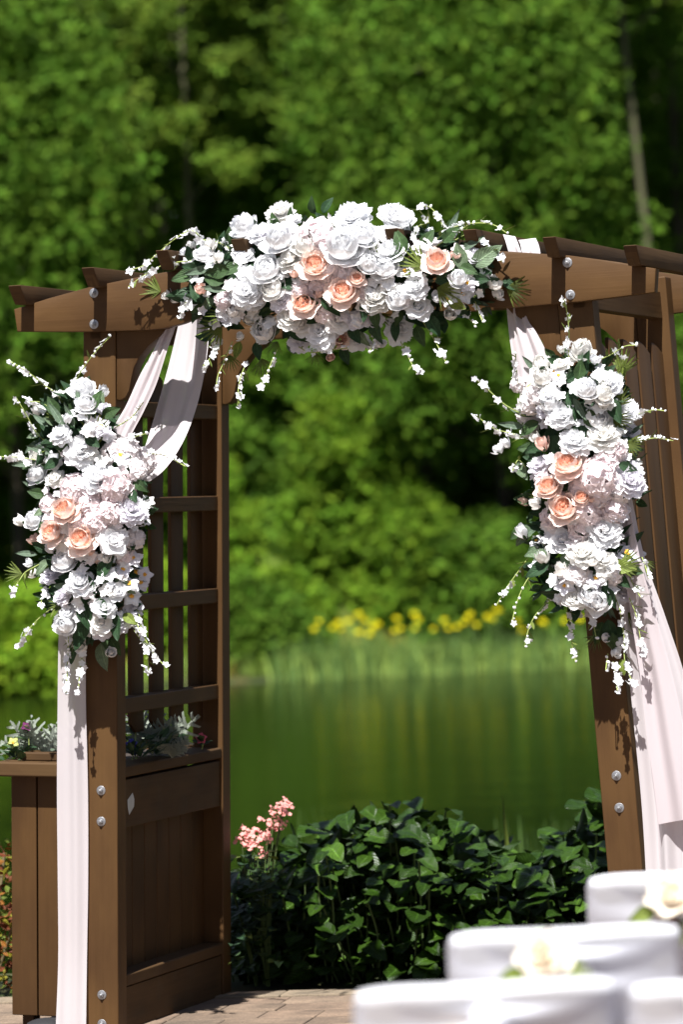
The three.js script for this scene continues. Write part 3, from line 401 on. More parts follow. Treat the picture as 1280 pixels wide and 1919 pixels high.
arrangement('post_flowers', 'cluster of white and peach flowers on the right post, above the spreading drape', [1095, 910], {
  seed: 303, z: 0.07, bulge: 0.14, lobes: [[1095, 900, 105, 150, 44], [1090, 1060, 95, 90, 28], [1085, 750, 95, 80, 28]],
  blooms: {
    peony: [[1080, 829, 58], [1132, 822, 62], [1057, 780, 54], [1170, 773, 52], [1141, 721, 44], [1134, 998, 58], [1093, 1041, 52], [1119, 790, 40], [1021, 695, 40], [1080, 1123, 46], [1106, 1117, 40]],
    rose: [[1090, 672, 42], [1098, 739, 42], [998, 806, 40], [1058, 1016, 44], [1021, 716, 42], [1052, 687, 30], [1129, 747, 32], [1122, 1128, 40], [1134, 1051, 34], [1031, 741, 32], [1035, 765, 36]],
    bluepeony: [[1178, 904, 60], [1186, 885, 40], [1014, 872, 38], [1155, 955, 44], [1168, 1113, 34], [1180, 810, 34], [1025, 770, 34]],
    peach: [[1068, 877, 62], [1032, 918, 50], [1063, 959, 60], [1091, 936, 34]],
    hydra: [[1149, 852, 52], [1122, 895, 74], [1122, 925, 62], [1152, 956, 52], [1090, 989, 48], [1034, 972, 40], [1135, 870, 50], [1100, 960, 50], [1020, 895, 36], [1092, 915, 46], [1048, 940, 40]],
    hydraw: [[998, 754, 52], [972, 722, 28], [1010, 745, 44], [985, 775, 36], [1160, 925, 40], [1149, 1079, 34], [1085, 1075, 40], [1045, 990, 36]],
    daisy: [[1173, 1041, 46], [1191, 1038, 38], [1083, 1079, 40], [1118, 1086, 34], [1008, 1015, 28], [1040, 700, 32], [1048, 706, 28], [1080, 727, 26], [1126, 1127, 34], [1060, 1100, 34], [1185, 1020, 30]],
    bud: [[1116, 683, 26], [1054, 663, 20], [940, 850, 28], [955, 839, 22], [1011, 951, 30], [986, 1010, 30], [1024, 1056, 32], [1054, 1079, 30], [1155, 1202, 24], [1149, 1222, 22], [1130, 1195, 20], [1128, 765, 26], [1160, 815, 24], [1010, 830, 24], [1110, 1060, 26]],
    pbud: [[1021, 845, 30], [991, 946, 24], [1108, 940, 22]],
  },
  leaves: {
    dark: [[1080, 755, 54, 70], [1060, 715, 44, 340], [1035, 815, 54, 60], [1085, 780, 46, 80], [1145, 745, 50, 70], [1040, 840, 44, 20], [1030, 1055, 50, 150], [1060, 1050, 40, 30], [1115, 1065, 44, 60], [1160, 870, 34, 20], [1060, 735, 44, 60], [1100, 700, 40, 100], [1020, 860, 40, 190], [1130, 1100, 44, 60], [1140, 1160, 46, 80], [1150, 1075, 40, 40], [1035, 800, 50, 100]],
    pale: [[1050, 1045, 46, 20], [1030, 1045, 40, 200], [1146, 1178, 50, 80], [1000, 985, 50, 140], [1060, 795, 34, 40], [970, 865, 40, 60], [1015, 1035, 36, 180]],
    mid: [[1160, 1170, 44, 60], [1130, 1165, 44, 110], [1050, 800, 46, 70], [1010, 840, 40, 180], [1085, 715, 40, 280], [1105, 765, 44, 90], [1165, 1060, 44, 20], [1150, 1185, 40, 90], [990, 985, 44, 150], [1010, 790, 44, 150], [1170, 830, 36, 20]],
    sage: [[985, 800, 52, 190], [1075, 745, 50, 60], [1000, 780, 50, 200], [1010, 990, 44, 160], [1010, 700, 44, 230], [1180, 815, 36, 330], [1090, 690, 44, 270], [1120, 760, 44, 300]],
    fern: [[1155, 760, 40, 300], [1165, 700, 46, 285], [1150, 785, 38, 30], [1175, 830, 36, 20], [1205, 1050, 30, 60], [1175, 1148, 38, 60], [1050, 745, 38, 150], [1120, 1190, 34, 120], [1160, 1062, 44, 350]],
    lime: [[1165, 712, 34, 285], [1145, 1062, 48, 5], [1165, 1235, 30, 80]],
  },
  sprigs: [
    [[1068, 700], [1066, 649], [1067, 623], [1063, 584], [1058, 561]], [[1122, 675], [1145, 665], [1172, 649], [1193, 647]], [[1150, 720], [1160, 700], [1170, 672]], [[972, 720], [968, 690], [967, 662]], [[985, 780], [945, 757], [919, 734], [890, 709]], [[990, 822], [958, 812], [926, 803], [893, 779]], [[1185, 780], [1210, 772], [1228, 768], [1246, 770]], [[1180, 832], [1205, 826], [1228, 821], [1263, 826]], [[985, 875], [972, 862], [960, 885]],
    [[990, 1046], [972, 1071], [949, 1103], [931, 1134]], [[995, 1077], [981, 1100], [967, 1136], [960, 1168]], [[1044, 1103], [1024, 1130], [1004, 1153], [991, 1180], [984, 1211]], [[1062, 1136], [1067, 1169], [1073, 1208], [1079, 1240]], [[1178, 1070], [1188, 1097], [1202, 1120]], [[1204, 1044], [1212, 1066], [1217, 1084]], [[1180, 1120], [1192, 1150], [1200, 1190], [1204, 1215]], [[1112, 1150], [1114, 1175], [1118, 1195]], [[1160, 1130], [1170, 1190], [1172, 1240], [1187, 1282]], [[1140, 1225], [1138, 1240], [1136, 1256]], [[1150, 1240], [1156, 1280], [1158, 1294]], [[1010, 990], [1030, 1060], [1040, 1100]], [[1130, 1080], [1150, 1110], [1165, 1150]], [[1020, 730], [990, 740], [970, 760]], [[1000, 715], [985, 730], [980, 760]],
  ],
});

// ------------------------------------------------------------------ draped cloth
function cloth(left, right, z, folds, amp, nu = 26, nv = 60, seed = 1) {
  const L = new THREE.CatmullRomCurve3(left.map(([x, y], i) => onArch(x, y, z[Math.min(z.length - 1, i)]))), R = new THREE.CatmullRomCurve3(right.map(([x, y], i) => onArch(x, y, z[Math.min(z.length - 1, i)]))), r = rng(seed), p1 = r() * 6, p2 = r() * 6;
  return grid(nu, nv, (u, v) => {
    const a = L.getPoint(v), b = R.getPoint(v), p = a.lerp(b, u), e = Math.sin(Math.PI * clamp(u, 0, 1)) * 0.5 + 0.5;
    p.z += amp * e * (Math.sin(u * folds * 6.283 + p1 + 1.2 * v) + 0.5 * Math.sin(u * folds * 11.3 + p2 - 1.7 * v)) + 0.35 * amp * Math.sin(v * 7 + p2);
    return p;
  }, 1.2, 5);
}
function drape(name, centre, label, sheets, group) {
  const o = onArch(...centre, 0), g = archThing(name, o, label, 'drape', group);
  for (const [n, m, ...a] of sheets) { const q = cloth(...a); q.translate(-o.x, -o.y, -o.z); part(n, q, m, g); }
}
drape('chiffon_swag', [330, 700], 'pale pink chiffon swag in two strips from top beam to left flower cluster', [
  ['cloth_strip', M.chiffonPink, [[318, 560], [305, 615], [285, 660], [262, 702], [236, 760], [212, 805], [200, 870]], [[345, 560], [329, 612], [313, 655], [291, 722], [268, 772], [240, 828], [228, 880]], [-0.03, -0.02, 0.005, 0.02, 0.04, 0.06, 0.08], 1.6, 0.006, 18, 50, 4],
  ['cloth_strip', M.chiffon, [[345, 555], [333, 607], [316, 680], [297, 750], [281, 805], [265, 848], [235, 880], [215, 890]], [[398, 540], [393, 597], [388, 662], [376, 732], [358, 792], [334, 842], [298, 888], [240, 925]], [-0.24, -0.23, -0.21, -0.18, -0.13, -0.05, 0.05, 0.08], 1.8, 0.007, 24, 60, 5],
]);
drape('chiffon_drape', [135, 1500], 'straight narrow pale pink chiffon drape hanging to the paving beside the left post', [
  ['cloth', M.chiffon, [[112, 1120], [109, 1200], [107, 1320], [105, 1480], [106, 1650], [107, 1800], [103, 1925]], [[160, 1120], [160, 1200], [160, 1320], [163, 1480], [163, 1650], [161, 1800], [160, 1925]], [0.05, 0.035, 0.025, 0.02, 0.02, 0.02, 0.03], 1.15, 0.007, 26, 60, 6],
]);
drape('chiffon_swag', [990, 600], 'pale pink chiffon strip slung over the top beam down to the right flower cluster', [
  ['cloth_loop', M.chiffon, [[943, 439], [949, 455], [956, 480], [962, 510]], [[966, 443], [973, 460], [980, 480], [985, 510]], [-0.07, -0.03, -0.02, -0.02], 1.2, 0.004, 12, 20, 8],
  ['cloth_loop', M.chiffon, [[972, 450], [976, 458], [980, 480], [985, 510]], [[1004, 446], [1011, 462], [1014, 480], [1016, 510]], [-0.09, -0.05, -0.03, -0.025], 1.5, 0.004, 12, 20, 9],
  ['cloth_strip', M.chiffonPink, [[946, 500], [949, 560], [951, 590], [956, 640], [964, 692], [978, 745], [990, 800]], [[1000, 500], [992, 560], [988, 592], [1008, 626], [1026, 664], [1037, 715], [1046, 780]], [-0.02, -0.02, -0.012, 0.01, 0.03, 0.05, 0.08], 1.9, 0.007, 26, 50, 10],
]);
drape('chiffon_drape', [1230, 1400], 'wide pale pink chiffon drape spreading in two layers beside the right post', [
  ['cloth', M.chiffon, [[1160, 930], [1170, 1040], [1171, 1150], [1180, 1260], [1192, 1390], [1203, 1510], [1211, 1640], [1217, 1800], [1222, 1930]], [[1184, 930], [1208, 1040], [1246, 1150], [1282, 1260], [1312, 1390], [1330, 1510], [1338, 1640], [1342, 1800], [1345, 1930]], [0.07, 0.06, 0.05, 0.045, 0.045, 0.045, 0.045, 0.045, 0.05], 2.4, 0.016, 40, 70, 12],
  ['overlay', M.chiffonPink, [[1166, 960], [1170, 1060], [1184, 1160], [1201, 1270], [1214, 1380], [1226, 1470], [1235, 1545]], [[1184, 960], [1204, 1060], [1232, 1160], [1262, 1270], [1286, 1380], [1302, 1460], [1314, 1530]], [0.10, 0.095, 0.085, 0.08, 0.08, 0.082, 0.085], 1.0, 0.009, 26, 60, 14],
]);

// ------------------------------------------------------------------ chairs in white covers
function coverGeo() {
  const w = 0.205, rows = [], n = 44;                        // closed outline of the back at each height, rounded over at the top
  const back = (y, inset) => { const out = []; for (let i = 0; i < n; i++) { const a = i / n * Math.PI * 2, cx = Math.sign(Math.cos(a)) * Math.pow(Math.abs(Math.cos(a)), 0.45), cz = Math.sign(Math.sin(a)) * Math.pow(Math.abs(Math.sin(a)), 0.8), hw = w - 0.02 * smooth(0.9, 0.45, y) - inset * 0.6, ht = Math.max(0.002, 0.017 - inset), x = cx * hw; out.push(V(x, y - 0.012 * Math.pow(Math.abs(x) / w, 6), cz * ht + 0.055 * (1 - Math.pow(x / w, 2)) + (Math.min(y, 0.872) - 0.45) * 0.42)); } return out; };
  for (let y = 0.4; y < 0.84; y += 0.045) rows.push(back(y, 0.004)); rows.push(back(0.87, 0.004), back(0.878, 0.0005));
  for (let k = 0; k <= 6; k++) { const t = k / 6 * Math.PI / 2; rows.push(back(0.884 + 0.016 * Math.sin(t), 0.015 * (1 - Math.cos(t)))); }
  return grid(n, rows.length - 1, (u, v) => rows[Math.round(v * (rows.length - 1))][Math.round(u * n) % n].clone(), 2, 2);
}
function skirtGeo() { return grid(64, 10, (u, v) => { const a = u * Math.PI * 2, p = 0.4, cx = Math.sign(Math.cos(a)) * Math.pow(Math.abs(Math.cos(a)), p), cz = Math.sign(Math.sin(a)) * Math.pow(Math.abs(Math.sin(a)), p), f = 1 + 0.1 * v + 0.03 * v * Math.sin(a * 14); return V(cx * 0.2 * f, mix(0.47, 0.005, v), -0.17 + cz * 0.2 * f); }, 3, 1); }
const surfZ = (x, y) => 0.01 + 0.055 * (1 - Math.pow(x / 0.205, 2)) + (y - 0.45) * 0.42;
function sashGeo(s) {
  return grid(22, 14, (u, v) => { const x = s * mix(0.208, 0.022, u), k = Math.pow(u, 1.5), yc = mix(0.775, 0.826, u), hh = mix(0.1, 0.036, k), t = v * 2 - 1, y = yc + t * hh - 0.012 * Math.sin(u * 3.14); return V(x, y, surfZ(clamp(x, -0.2, 0.2), y) + 0.001 + 0.018 * k * (1 - 0.6 * t * t) + 0.0035 * Math.sin(t * 6.5 + 3 * u + s) * (0.3 + k) - (u < 0.04 ? 0.02 : 0)); }, 1, 1);
}
const tailGeo = s => grid(6, 16, (u, v) => { const t = u * 2 - 1; return V(s * (0.02 + 0.07 * v) + t * (0.02 + 0.028 * v), 0.835 - 0.26 * v, 0.285 - 0.12 * v + 0.01 * Math.sin(t * 4 + v * 5)); }, 1, 1);
function makeChair(label) {
  const c = thing('chair', V(0, 0, 0), label, 'chair', 'covered chairs in rows before the arbor');
  part('cover', coverGeo(), M.cover, c); part('skirt', skirtGeo(), M.cover, c);
  part('seat', new RoundedBoxGeometry(0.4, 0.05, 0.4, 3, 0.02).translate(0, 0.46, -0.17), M.cover, c);
  for (const [x, z] of [[-0.17, -0.34], [0.17, -0.34], [-0.17, 0], [0.17, 0]]) part('leg', new THREE.CylinderGeometry(0.012, 0.011, 0.44, 10).translate(x, 0.222, z), M.metal, c);
  for (const s of [-1, 1]) { part('sash', sashGeo(s), M.satin, c); part('sash_tail', tailGeo(s), M.satin, c); }
  part('sash_knot', (() => { const g = new THREE.SphereGeometry(0.032, 16, 12); g.scale(0.9, 1.1, 0.7); g.translate(0, 0.838, surfZ(0, 0.838) + 0.022); return g; })(), M.satin, c);
  return c;
}
const chairLabels = ['white covered chair in the nearest row, mostly cut off by the bottom edge', 'white covered chair in the second row with its cream rose fully in view', 'white covered chair farthest back, in front of the right drape', 'white covered chair in the nearest row, cut off by the bottom right corner'];
const chair0 = makeChair(chairLabels[0]);
const chairSpots = [[902, 1838, 0.03, 'cream corsage low on the nearest chair, cut by the bottom edge'], [1062, 1735, -0.02, 'cream rose corsage with burgundy and green on the second row chair'], [1302, 1630, -0.05, 'cream rose corsage on the farthest chair at the right edge'], [1440, 1829, -0.04, null]];
chairSpots.forEach(([px, py, turn, rose], i) => {
  let c = chair0;
  if (i) { c = chair0.clone(); c.name = numbered('chair'); c.userData = { ...chair0.userData, label: chairLabels[i] }; scene.add(c); }
  const p = onLevel(px, py, 0.9); c.position.set(p.x, 0, p.z - 0.2); c.rotation.y = turn;
  if (!rose) return;
  const r = rng(i * 7 + 40), off = V(-0.042, i ? 0.852 : 0.79, surfZ(0, i ? 0.845 : 0.79) + 0.05).applyAxisAngle(UP, turn).add(c.position);
  const k = thing('corsage', off, rose, 'corsage', 'corsages tied to the chair sashes'), A = { g: k, o: V(0, 0, 0) };
  const m = part('cream_rose', pick(G.rose, r), M.cream, k); m.scale.setScalar(0.094); aim(m, V(-0.1, 0.6, 1), r() * 6);
  const b = part('cream_bud', G.bud[0], M.cream, k); b.scale.setScalar(0.05); b.position.set(0.035, -0.045, 0); aim(b, V(0.5, -0.6, 0.8), 1);
  const d = part('burgundy_bloom', G.peony[0], M.burgundy, k); d.scale.setScalar(0.055); d.position.set(-0.012, -0.055, 0.0); aim(d, V(-0.2, -0.6, 1), 1);
  for (const [x, y, t] of [[0.02, -0.03, -60], [0.03, -0.01, -20], [-0.03, -0.02, 200], [0.01, -0.05, -90]]) leafAt(A, 'lime', V(x, y, -0.005), 0.06, V(Math.cos(t * 0.01745), Math.sin(t * 0.01745), 0.2), V(0, 0.2, 1), r);
});

// ------------------------------------------------------------------ plants in the planter and shrubs behind the arbour
function pansy(px, py, z, mat, label) {
  const o = onArch(px, py, z), base = V(o.x, 0.872, o.z), g = archThing('pansy', base, label, 'pansy'), r = rng(Math.floor(px * 13)), A = { g, o: base };
  const m = part('flower', pick(G.daisy, r), mat, g); m.position.copy(o).sub(base); m.scale.setScalar(0.04); aim(m, V(0.2, 0.3, 1)); part('eye', G.eye, M.yellow, m);
  part('stem', new THREE.TubeGeometry(new THREE.CatmullRomCurve3([V(0, 0, 0), V(0.006, (o.y - base.y) * 0.6, 0), o.clone().sub(base).add(V(0, 0, -0.006))]), 8, 0.0018, 5), M.stem, g);
  for (let i = 0; i < 7; i++) { const a = r() * 6.28; leafAt(A, i % 2 ? 'mid' : 'dark', base.clone().add(V(0, 0.01 + r() * Math.max(0.01, o.y - base.y - 0.02), 0)), 0.03 + 0.02 * r(), V(Math.cos(a), 0.5, Math.sin(a)), V(0, 1, 0.3), r); }
}
M.purple = petal(0.17, 0.03, 0.12); M.violet = petal(0.1, 0.09, 0.42); M.pinkFlower = petal(0.8, 0.16, 0.25); M.yellowPetal = petal(0.75, 0.5, 0.03); M.limePetal = petal(0.55, 0.58, 0.22);
pansy(49, 1363, -0.2, M.purple, 'dark purple pansy beside the silvery foliage left of the drape');
pansy(24, 1392, -0.16, M.limePetal, 'pale lime pansy at the left corner of the planter');
pansy(249, 1343, -0.4, M.pinkFlower, 'bright pink pansy seen through the left slats near the front post');
pansy(246, 1395, -0.34, M.violet, 'violet pansy low behind the cap rail near the front post');
pansy(254, 1406, -0.38, M.violet, 'violet pansy touching the cap rail behind the slats');
pansy(327, 1400, -0.6, M.yellowPetal, 'yellow pansy below the silvery foliage seen through the left slats');
pansy(377, 1384, -0.86, M.pinkFlower, 'red pink pansy by the back post behind the slats');
function dustyMiller(px, py, z, s, label) {
  const o = onArch(px, py, z), g = archThing('dusty_miller', V(o.x, 0.872, o.z), label, 'silver foliage plant'), r = rng(Math.floor(px * 7));
  const silver = M.silver ??= leafMat(0.62, 0.66, 0.64, 0.15, 0.9);
  for (let i = 0; i < 22; i++) {
    const a = i * 2.4, up = 0.5 + r() * 1.2, d = V(Math.cos(a), up, Math.sin(a)).normalize(), L = s * (0.7 + 0.5 * r()), out = [];
    for (let k = 0; k < 9; k++) { const t = 0.25 + 0.75 * k / 8, sd = k % 2 ? 1 : -1, q = L * 0.3 * Math.sin(Math.PI * (0.15 + 0.8 * t)); out.push(grid(2, 3, (u, v) => V(sd * q * v, 0.03 * L * Math.sin(v * 3), L * t + q * 0.6 * v + (u - 0.5) * L * 0.085 * (1 - 0.5 * v)))); }
    out.push(grid(2, 6, (u, v) => V((u - 0.5) * L * 0.06, -0.1 * L * v * v, L * v)));
    const m = part('leaf', mergeGeometries(out), silver, g); const z2 = d, x = V(0, 0, 1).cross(z2).normalize(); m.quaternion.setFromRotationMatrix(new THREE.Matrix4().makeBasis(x, z2.clone().cross(x), z2));
  }
}
dustyMiller(76, 1398, -0.26, 0.15, 'silver grey dusty miller in the planter left of the chiffon drape');
dustyMiller(296, 1400, -0.6, 0.17, 'silver grey dusty miller behind the left slats of the arbor');
dustyMiller(322, 1410, -0.42, 0.08, 'small dusty miller lying over the cap rail behind the slats');
for (const [px, py, z, n, label] of [[50, 1402, -0.2, 26, 'low green ground cover at the left end of the planter'], [300, 1405, -0.45, 40, 'dark trailing greenery in the planter behind the slats'], [262, 1405, -0.3, 30, 'green foliage in the planter behind the front post']]) {
  const o = onArch(px, py, z); o.y = 0.872; const g = archThing('bedding_plant', o, label, 'plant'), r = rng(px), A = { g, o };
  for (let i = 0; i < n; i++) { const a = r() * 6.28, q = r() * 0.07; leafAt(A, pick(['dark', 'mid', 'sage', 'dark'], r), o.clone().add(V(Math.cos(a) * q, 0.01 + 0.06 * r(), Math.sin(a) * q * 1.6)), 0.035 + 0.03 * r(), V(Math.cos(a), 0.4 + r() * 0.6, Math.sin(a)), V(0, 1, 0.4), r); }
}
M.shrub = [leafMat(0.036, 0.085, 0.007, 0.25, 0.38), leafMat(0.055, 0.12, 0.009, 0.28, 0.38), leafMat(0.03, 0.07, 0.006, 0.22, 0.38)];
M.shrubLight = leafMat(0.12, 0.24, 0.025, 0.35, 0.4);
M.shrubStem = new THREE.MeshStandardMaterial({ color: C(0.07, 0.11, 0.025), roughness: 0.8 });
G.bigLeaf = [1, 2, 3, 4].map(s => { const r = rng(s * 57), ph = r() * 6; return grid(8, 10, (u, v) => { const t = u * 2 - 1, w = 0.35 * Math.pow(Math.sin(Math.PI * Math.pow(v, 0.74)), 0.72) * (1 + 0.03 * Math.sin(v * 58)), fold = 0.05 + 0.05 * s; return V(t * w, fold * Math.abs(t) * w * 1.2 - (0.04 + 0.09 * s) * v * v + 0.025 * Math.sin(v * 11 + ph + 3 * t), v); }); });
function shrub(x0, x1, tops, d0, d1, n, seed, label) {
  const r = rng(seed), mid = onLevel((x0 + x1) / 2, 1870, 0), c = V(at((x0 + x1) / 2, 1700, (d0 + d1) / 2).x, 0, -(d0 + d1) / 2), g = thing('leafy_shrub', c, label, 'shrub'), A = { g, o: c };
  const topAt = px => { for (let i = 0; i < tops.length - 1; i++) if (px <= tops[i + 1][0]) return mix(tops[i][1], tops[i + 1][1], clamp((px - tops[i][0]) / (tops[i + 1][0] - tops[i][0]), 0, 1)); return tops[tops.length - 1][1]; };
  const stems = [], inner = [];
  for (let i = 0; i < n; i++) {
    const px = mix(x0, x1, (i + r()) / n), ty = topAt(px), k = Math.pow(r(), 0.7), py = mix(ty, 1850, k), d = mix(d0, d1, mix(r(), 1, k < 0.12 ? 0.4 : 0) * (0.25 + 0.75 * (1 - k * 0.6))), p = at(px, py, d);
    if (p.y < 0.03) continue;
    const out = V((r() - 0.5) * 1.6, -0.15 + 0.35 * r(), 0.55 + r() * 0.6), light = r() < 0.15, size = 0.07 + 0.085 * r() * r() + 0.025 * r(); const size0 = size * (1 * 1) * (light ? 0.75 : 1);
    const m = part('leaf', pick(G.bigLeaf, r), light ? M.shrubLight : pick(M.shrub, r), g); m.position.copy(p).sub(c); m.scale.set(size0 * (0.8 + 0.35 * r()), size0, size0);
    const z = out.normalize(), u = V((r() - 0.5) * 0.9, 1, 0.25 + 0.5 * r()), x = u.clone().cross(z).normalize(); m.quaternion.setFromRotationMatrix(new THREE.Matrix4().makeBasis(x, z.clone().cross(x), z));
    if (i % 5 === 0) { const foot = V(p.x * 0.8 + c.x * 0.2 + (r() - 0.5) * 0.1, 0, p.z - 0.12 * r()); stems.push(new THREE.TubeGeometry(new THREE.CatmullRomCurve3([foot, foot.clone().lerp(p, 0.5).add(V((r() - 0.5) * 0.04, 0.03, 0)), p].map(q => q.clone().sub(c))), 8, 0.004, 6)); }
  }
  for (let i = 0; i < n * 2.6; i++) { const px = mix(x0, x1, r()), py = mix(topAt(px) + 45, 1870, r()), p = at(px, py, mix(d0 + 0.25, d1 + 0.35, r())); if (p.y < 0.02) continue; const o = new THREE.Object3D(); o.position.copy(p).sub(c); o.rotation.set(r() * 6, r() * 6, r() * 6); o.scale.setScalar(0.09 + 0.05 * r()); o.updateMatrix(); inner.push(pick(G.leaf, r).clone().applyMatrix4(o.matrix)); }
  part('stem', mergeGeometries(stems), M.shrubStem, g);
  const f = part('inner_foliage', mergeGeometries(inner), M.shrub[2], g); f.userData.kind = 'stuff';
}
shrub(415, 620, [[415, 1615], [470, 1600], [540, 1560], [580, 1545], [620, 1535]], 14.95, 15.5, 170, 71, 'dark leafy shrub just right of the left side panel, behind the coral flowers');
shrub(600, 850, [[600, 1545], [650, 1510], [715, 1490], [760, 1480], [800, 1495], [850, 1520]], 14.95, 15.6, 270, 72, 'tallest dark green leafy shrub under the middle of the arbor');
shrub(835, 1010, [[835, 1520], [870, 1540], [905, 1552], [940, 1535], [965, 1565], [1010, 1580]], 14.95, 15.5, 190, 73, 'lower leafy shrub right of the tallest one, behind the second row chair');
shrub(980, 1215, [[980, 1600], [1020, 1560], [1060, 1530], [1100, 1500], [1125, 1470], [1160, 1480], [1215, 1490]], 14.95, 15.6, 220, 74, 'leafy shrub at the foot of the right post');
{ // coral flowers
  const heads = [[484, 1562, 30], [462, 1560, 26], [452, 1575, 24], [476, 1580, 26], [492, 1600, 18], [500, 1568, 22], [505, 1541, 24], [516, 1550, 20], [525, 1540, 18], [515, 1522, 20], [530, 1520, 22], [536, 1505, 22], [530, 1512, 20], [470, 1585, 22]];
  const c = V(at(490, 1700, 15.0).x, 0, -15.0), g = thing('coral_flowering_plant', c, 'coral pink flower heads rising beside the left side panel', 'flowering plant'), r = rng(88), coral = petal(0.88, 0.4, 0.36), umbels = [1, 2, 3].map(k => { const q = rng(k * 5), out = []; for (let i = 0; i < 13; i++) { const b = pick(G.blossom, q).clone(), e = new THREE.Object3D(); e.scale.setScalar(0.22 + 0.16 * q()); e.rotation.set((q() - 0.5) * 1.6, q() * 6, (q() - 0.5) * 1.6); e.position.set((q() + q() - 1) * 0.55, (q() - 0.5) * 0.5, (q() + q() - 1) * 0.55); e.updateMatrix(); out.push(b.applyMatrix4(e.matrix)); } return mergeGeometries(out); });
  for (const [x, y, s] of heads) {
    const p = at(x, y, 14.95 + (r() - 0.5) * 0.1).sub(c), m = part('flower_head', pick(umbels, r), coral, g); m.position.copy(p); m.scale.set(s * 0.0024, s * 0.0017, s * 0.0022); aim(m, V(r() - 0.5, 1, 0.7), r() * 6);
    part('stem', new THREE.TubeGeometry(new THREE.CatmullRomCurve3([V(0.02 * r(), 0, 0), p.clone().multiplyScalar(0.55).add(V(-0.01, 0.05, 0)), p]), 8, 0.0022, 5), M.shrubStem, g);
  }
  const A = { g, o: c };
  for (let i = 0; i < 70; i++) leafAt(A, pick(['mid', 'dark', 'mid', 'dark', 'lime'], r), at(432 + 95 * r(), 1585 + 230 * r(), 14.85 + 0.14 * r()), 0.06 + 0.03 * r(), V(r() - 0.5, 0.2, 1), V(0, 1, 0.5), r);
}
{ // golden shrub at the left edge
  const c = V(at(-20, 1750, 15.2).x, 0, -15.2), g = thing('golden_shrub', c, 'small leaved shrub of yellow, orange and green at the left edge', 'shrub'), r = rng(90);
  const mats = [leafMat(0.5, 0.42, 0.04), leafMat(0.55, 0.2, 0.03), leafMat(0.22, 0.28, 0.03), leafMat(0.3, 0.07, 0.02)];
  for (const m of mats) { const out = []; for (let i = 0; i < 330; i++) { const x = -90 + 190 * r(), y = 1575 + 290 * Math.pow(r(), 0.9), p = at(x, y, 15.0 + 0.5 * r()).sub(c); if (p.y + c.y < 0.01) continue; const o = new THREE.Object3D(); o.position.copy(p); o.rotation.set(r() * 6, r() * 6, r() * 6); o.scale.setScalar(0.022 + 0.018 * r()); o.updateMatrix(); out.push(G.leaf[0].clone().applyMatrix4(o.matrix)); } const f = part('foliage', mergeGeometries(out), m, g); f.userData.kind = 'stuff'; }
  part('stem', mergeGeometries([0, 1, 2, 3].map(k => new THREE.TubeGeometry(new THREE.CatmullRomCurve3([V(0, 0, 0), V((k - 1.5) * 0.06, 0.25, 0.03), V((k - 1.5) * 0.13, 0.5, 0)]), 8, 0.006, 6))), M.stemBrown, g);
}
{ // black bag on the paving
  const p = onArch(86, 1918, -0.07), g = new THREE.SphereGeometry(0.5, 24, 16), q = g.attributes.position;
  for (let i = 0; i < q.count; i++) { const x = q.getX(i), y = q.getY(i), z = q.getZ(i); q.setXYZ(i, x * 0.13 * (1 + 0.12 * Math.sin(z * 20 + y * 9)), Math.max(0, (y + 0.42)) * 0.05, z * 0.16); } g.computeVertexNormals();
  const m = archThing('sandbag', V(p.x, 0, p.z), 'small black weight bag on the paving behind the left drape', 'weight bag'); part('bag', g, new THREE.MeshStandardMaterial({ color: C(0.012, 0.012, 0.014), roughness: 0.7, bumpMap: weave, bumpScale: 0.001 }), m);
}

// ------------------------------------------------------------------ far bank: irises, grass, bushes, trees
const gy = (x, d) => height(x, d);
const bladeMat = new THREE.MeshPhysicalMaterial({ color: C(0.14, 0.235, 0.06), roughness: 0.9, specularIntensity: 0.2, transmission: 0.25, thickness: 0, side: THREE.DoubleSide });
const bladePale = bladeMat.clone(); bladePale.color = C(0.34, 0.46, 0.1);
const irisPetal = new THREE.MeshPhysicalMaterial({ color: C(0.93, 0.87, 0.015), roughness: 0.9, specularIntensity: 0.3, transmission: 0.45, thickness: 0, side: THREE.DoubleSide });
function blades(n, h, spread, r, w = 0.022, lean = 0.16) { const out = []; for (let i = 0; i < n; i++) { const a = r() * 6.28, q = Math.sqrt(r()) * spread, x0 = Math.cos(a) * q * 1.3, z0 = Math.sin(a) * q, H = h * (0.65 + 0.4 * r()), lx = (r() - 0.5) * 2 * lean * H, lz = (r() - 0.5) * 2 * lean * H, t = r() * 3.14; out.push(grid(1, 4, (u, v) => V(x0 + lx * v * v + (u - 0.5) * w * (1 - 0.85 * v * v) * Math.cos(t), H * v, z0 + lz * v * v + (u - 0.5) * w * Math.sin(t)))); } return mergeGeometries(out); }
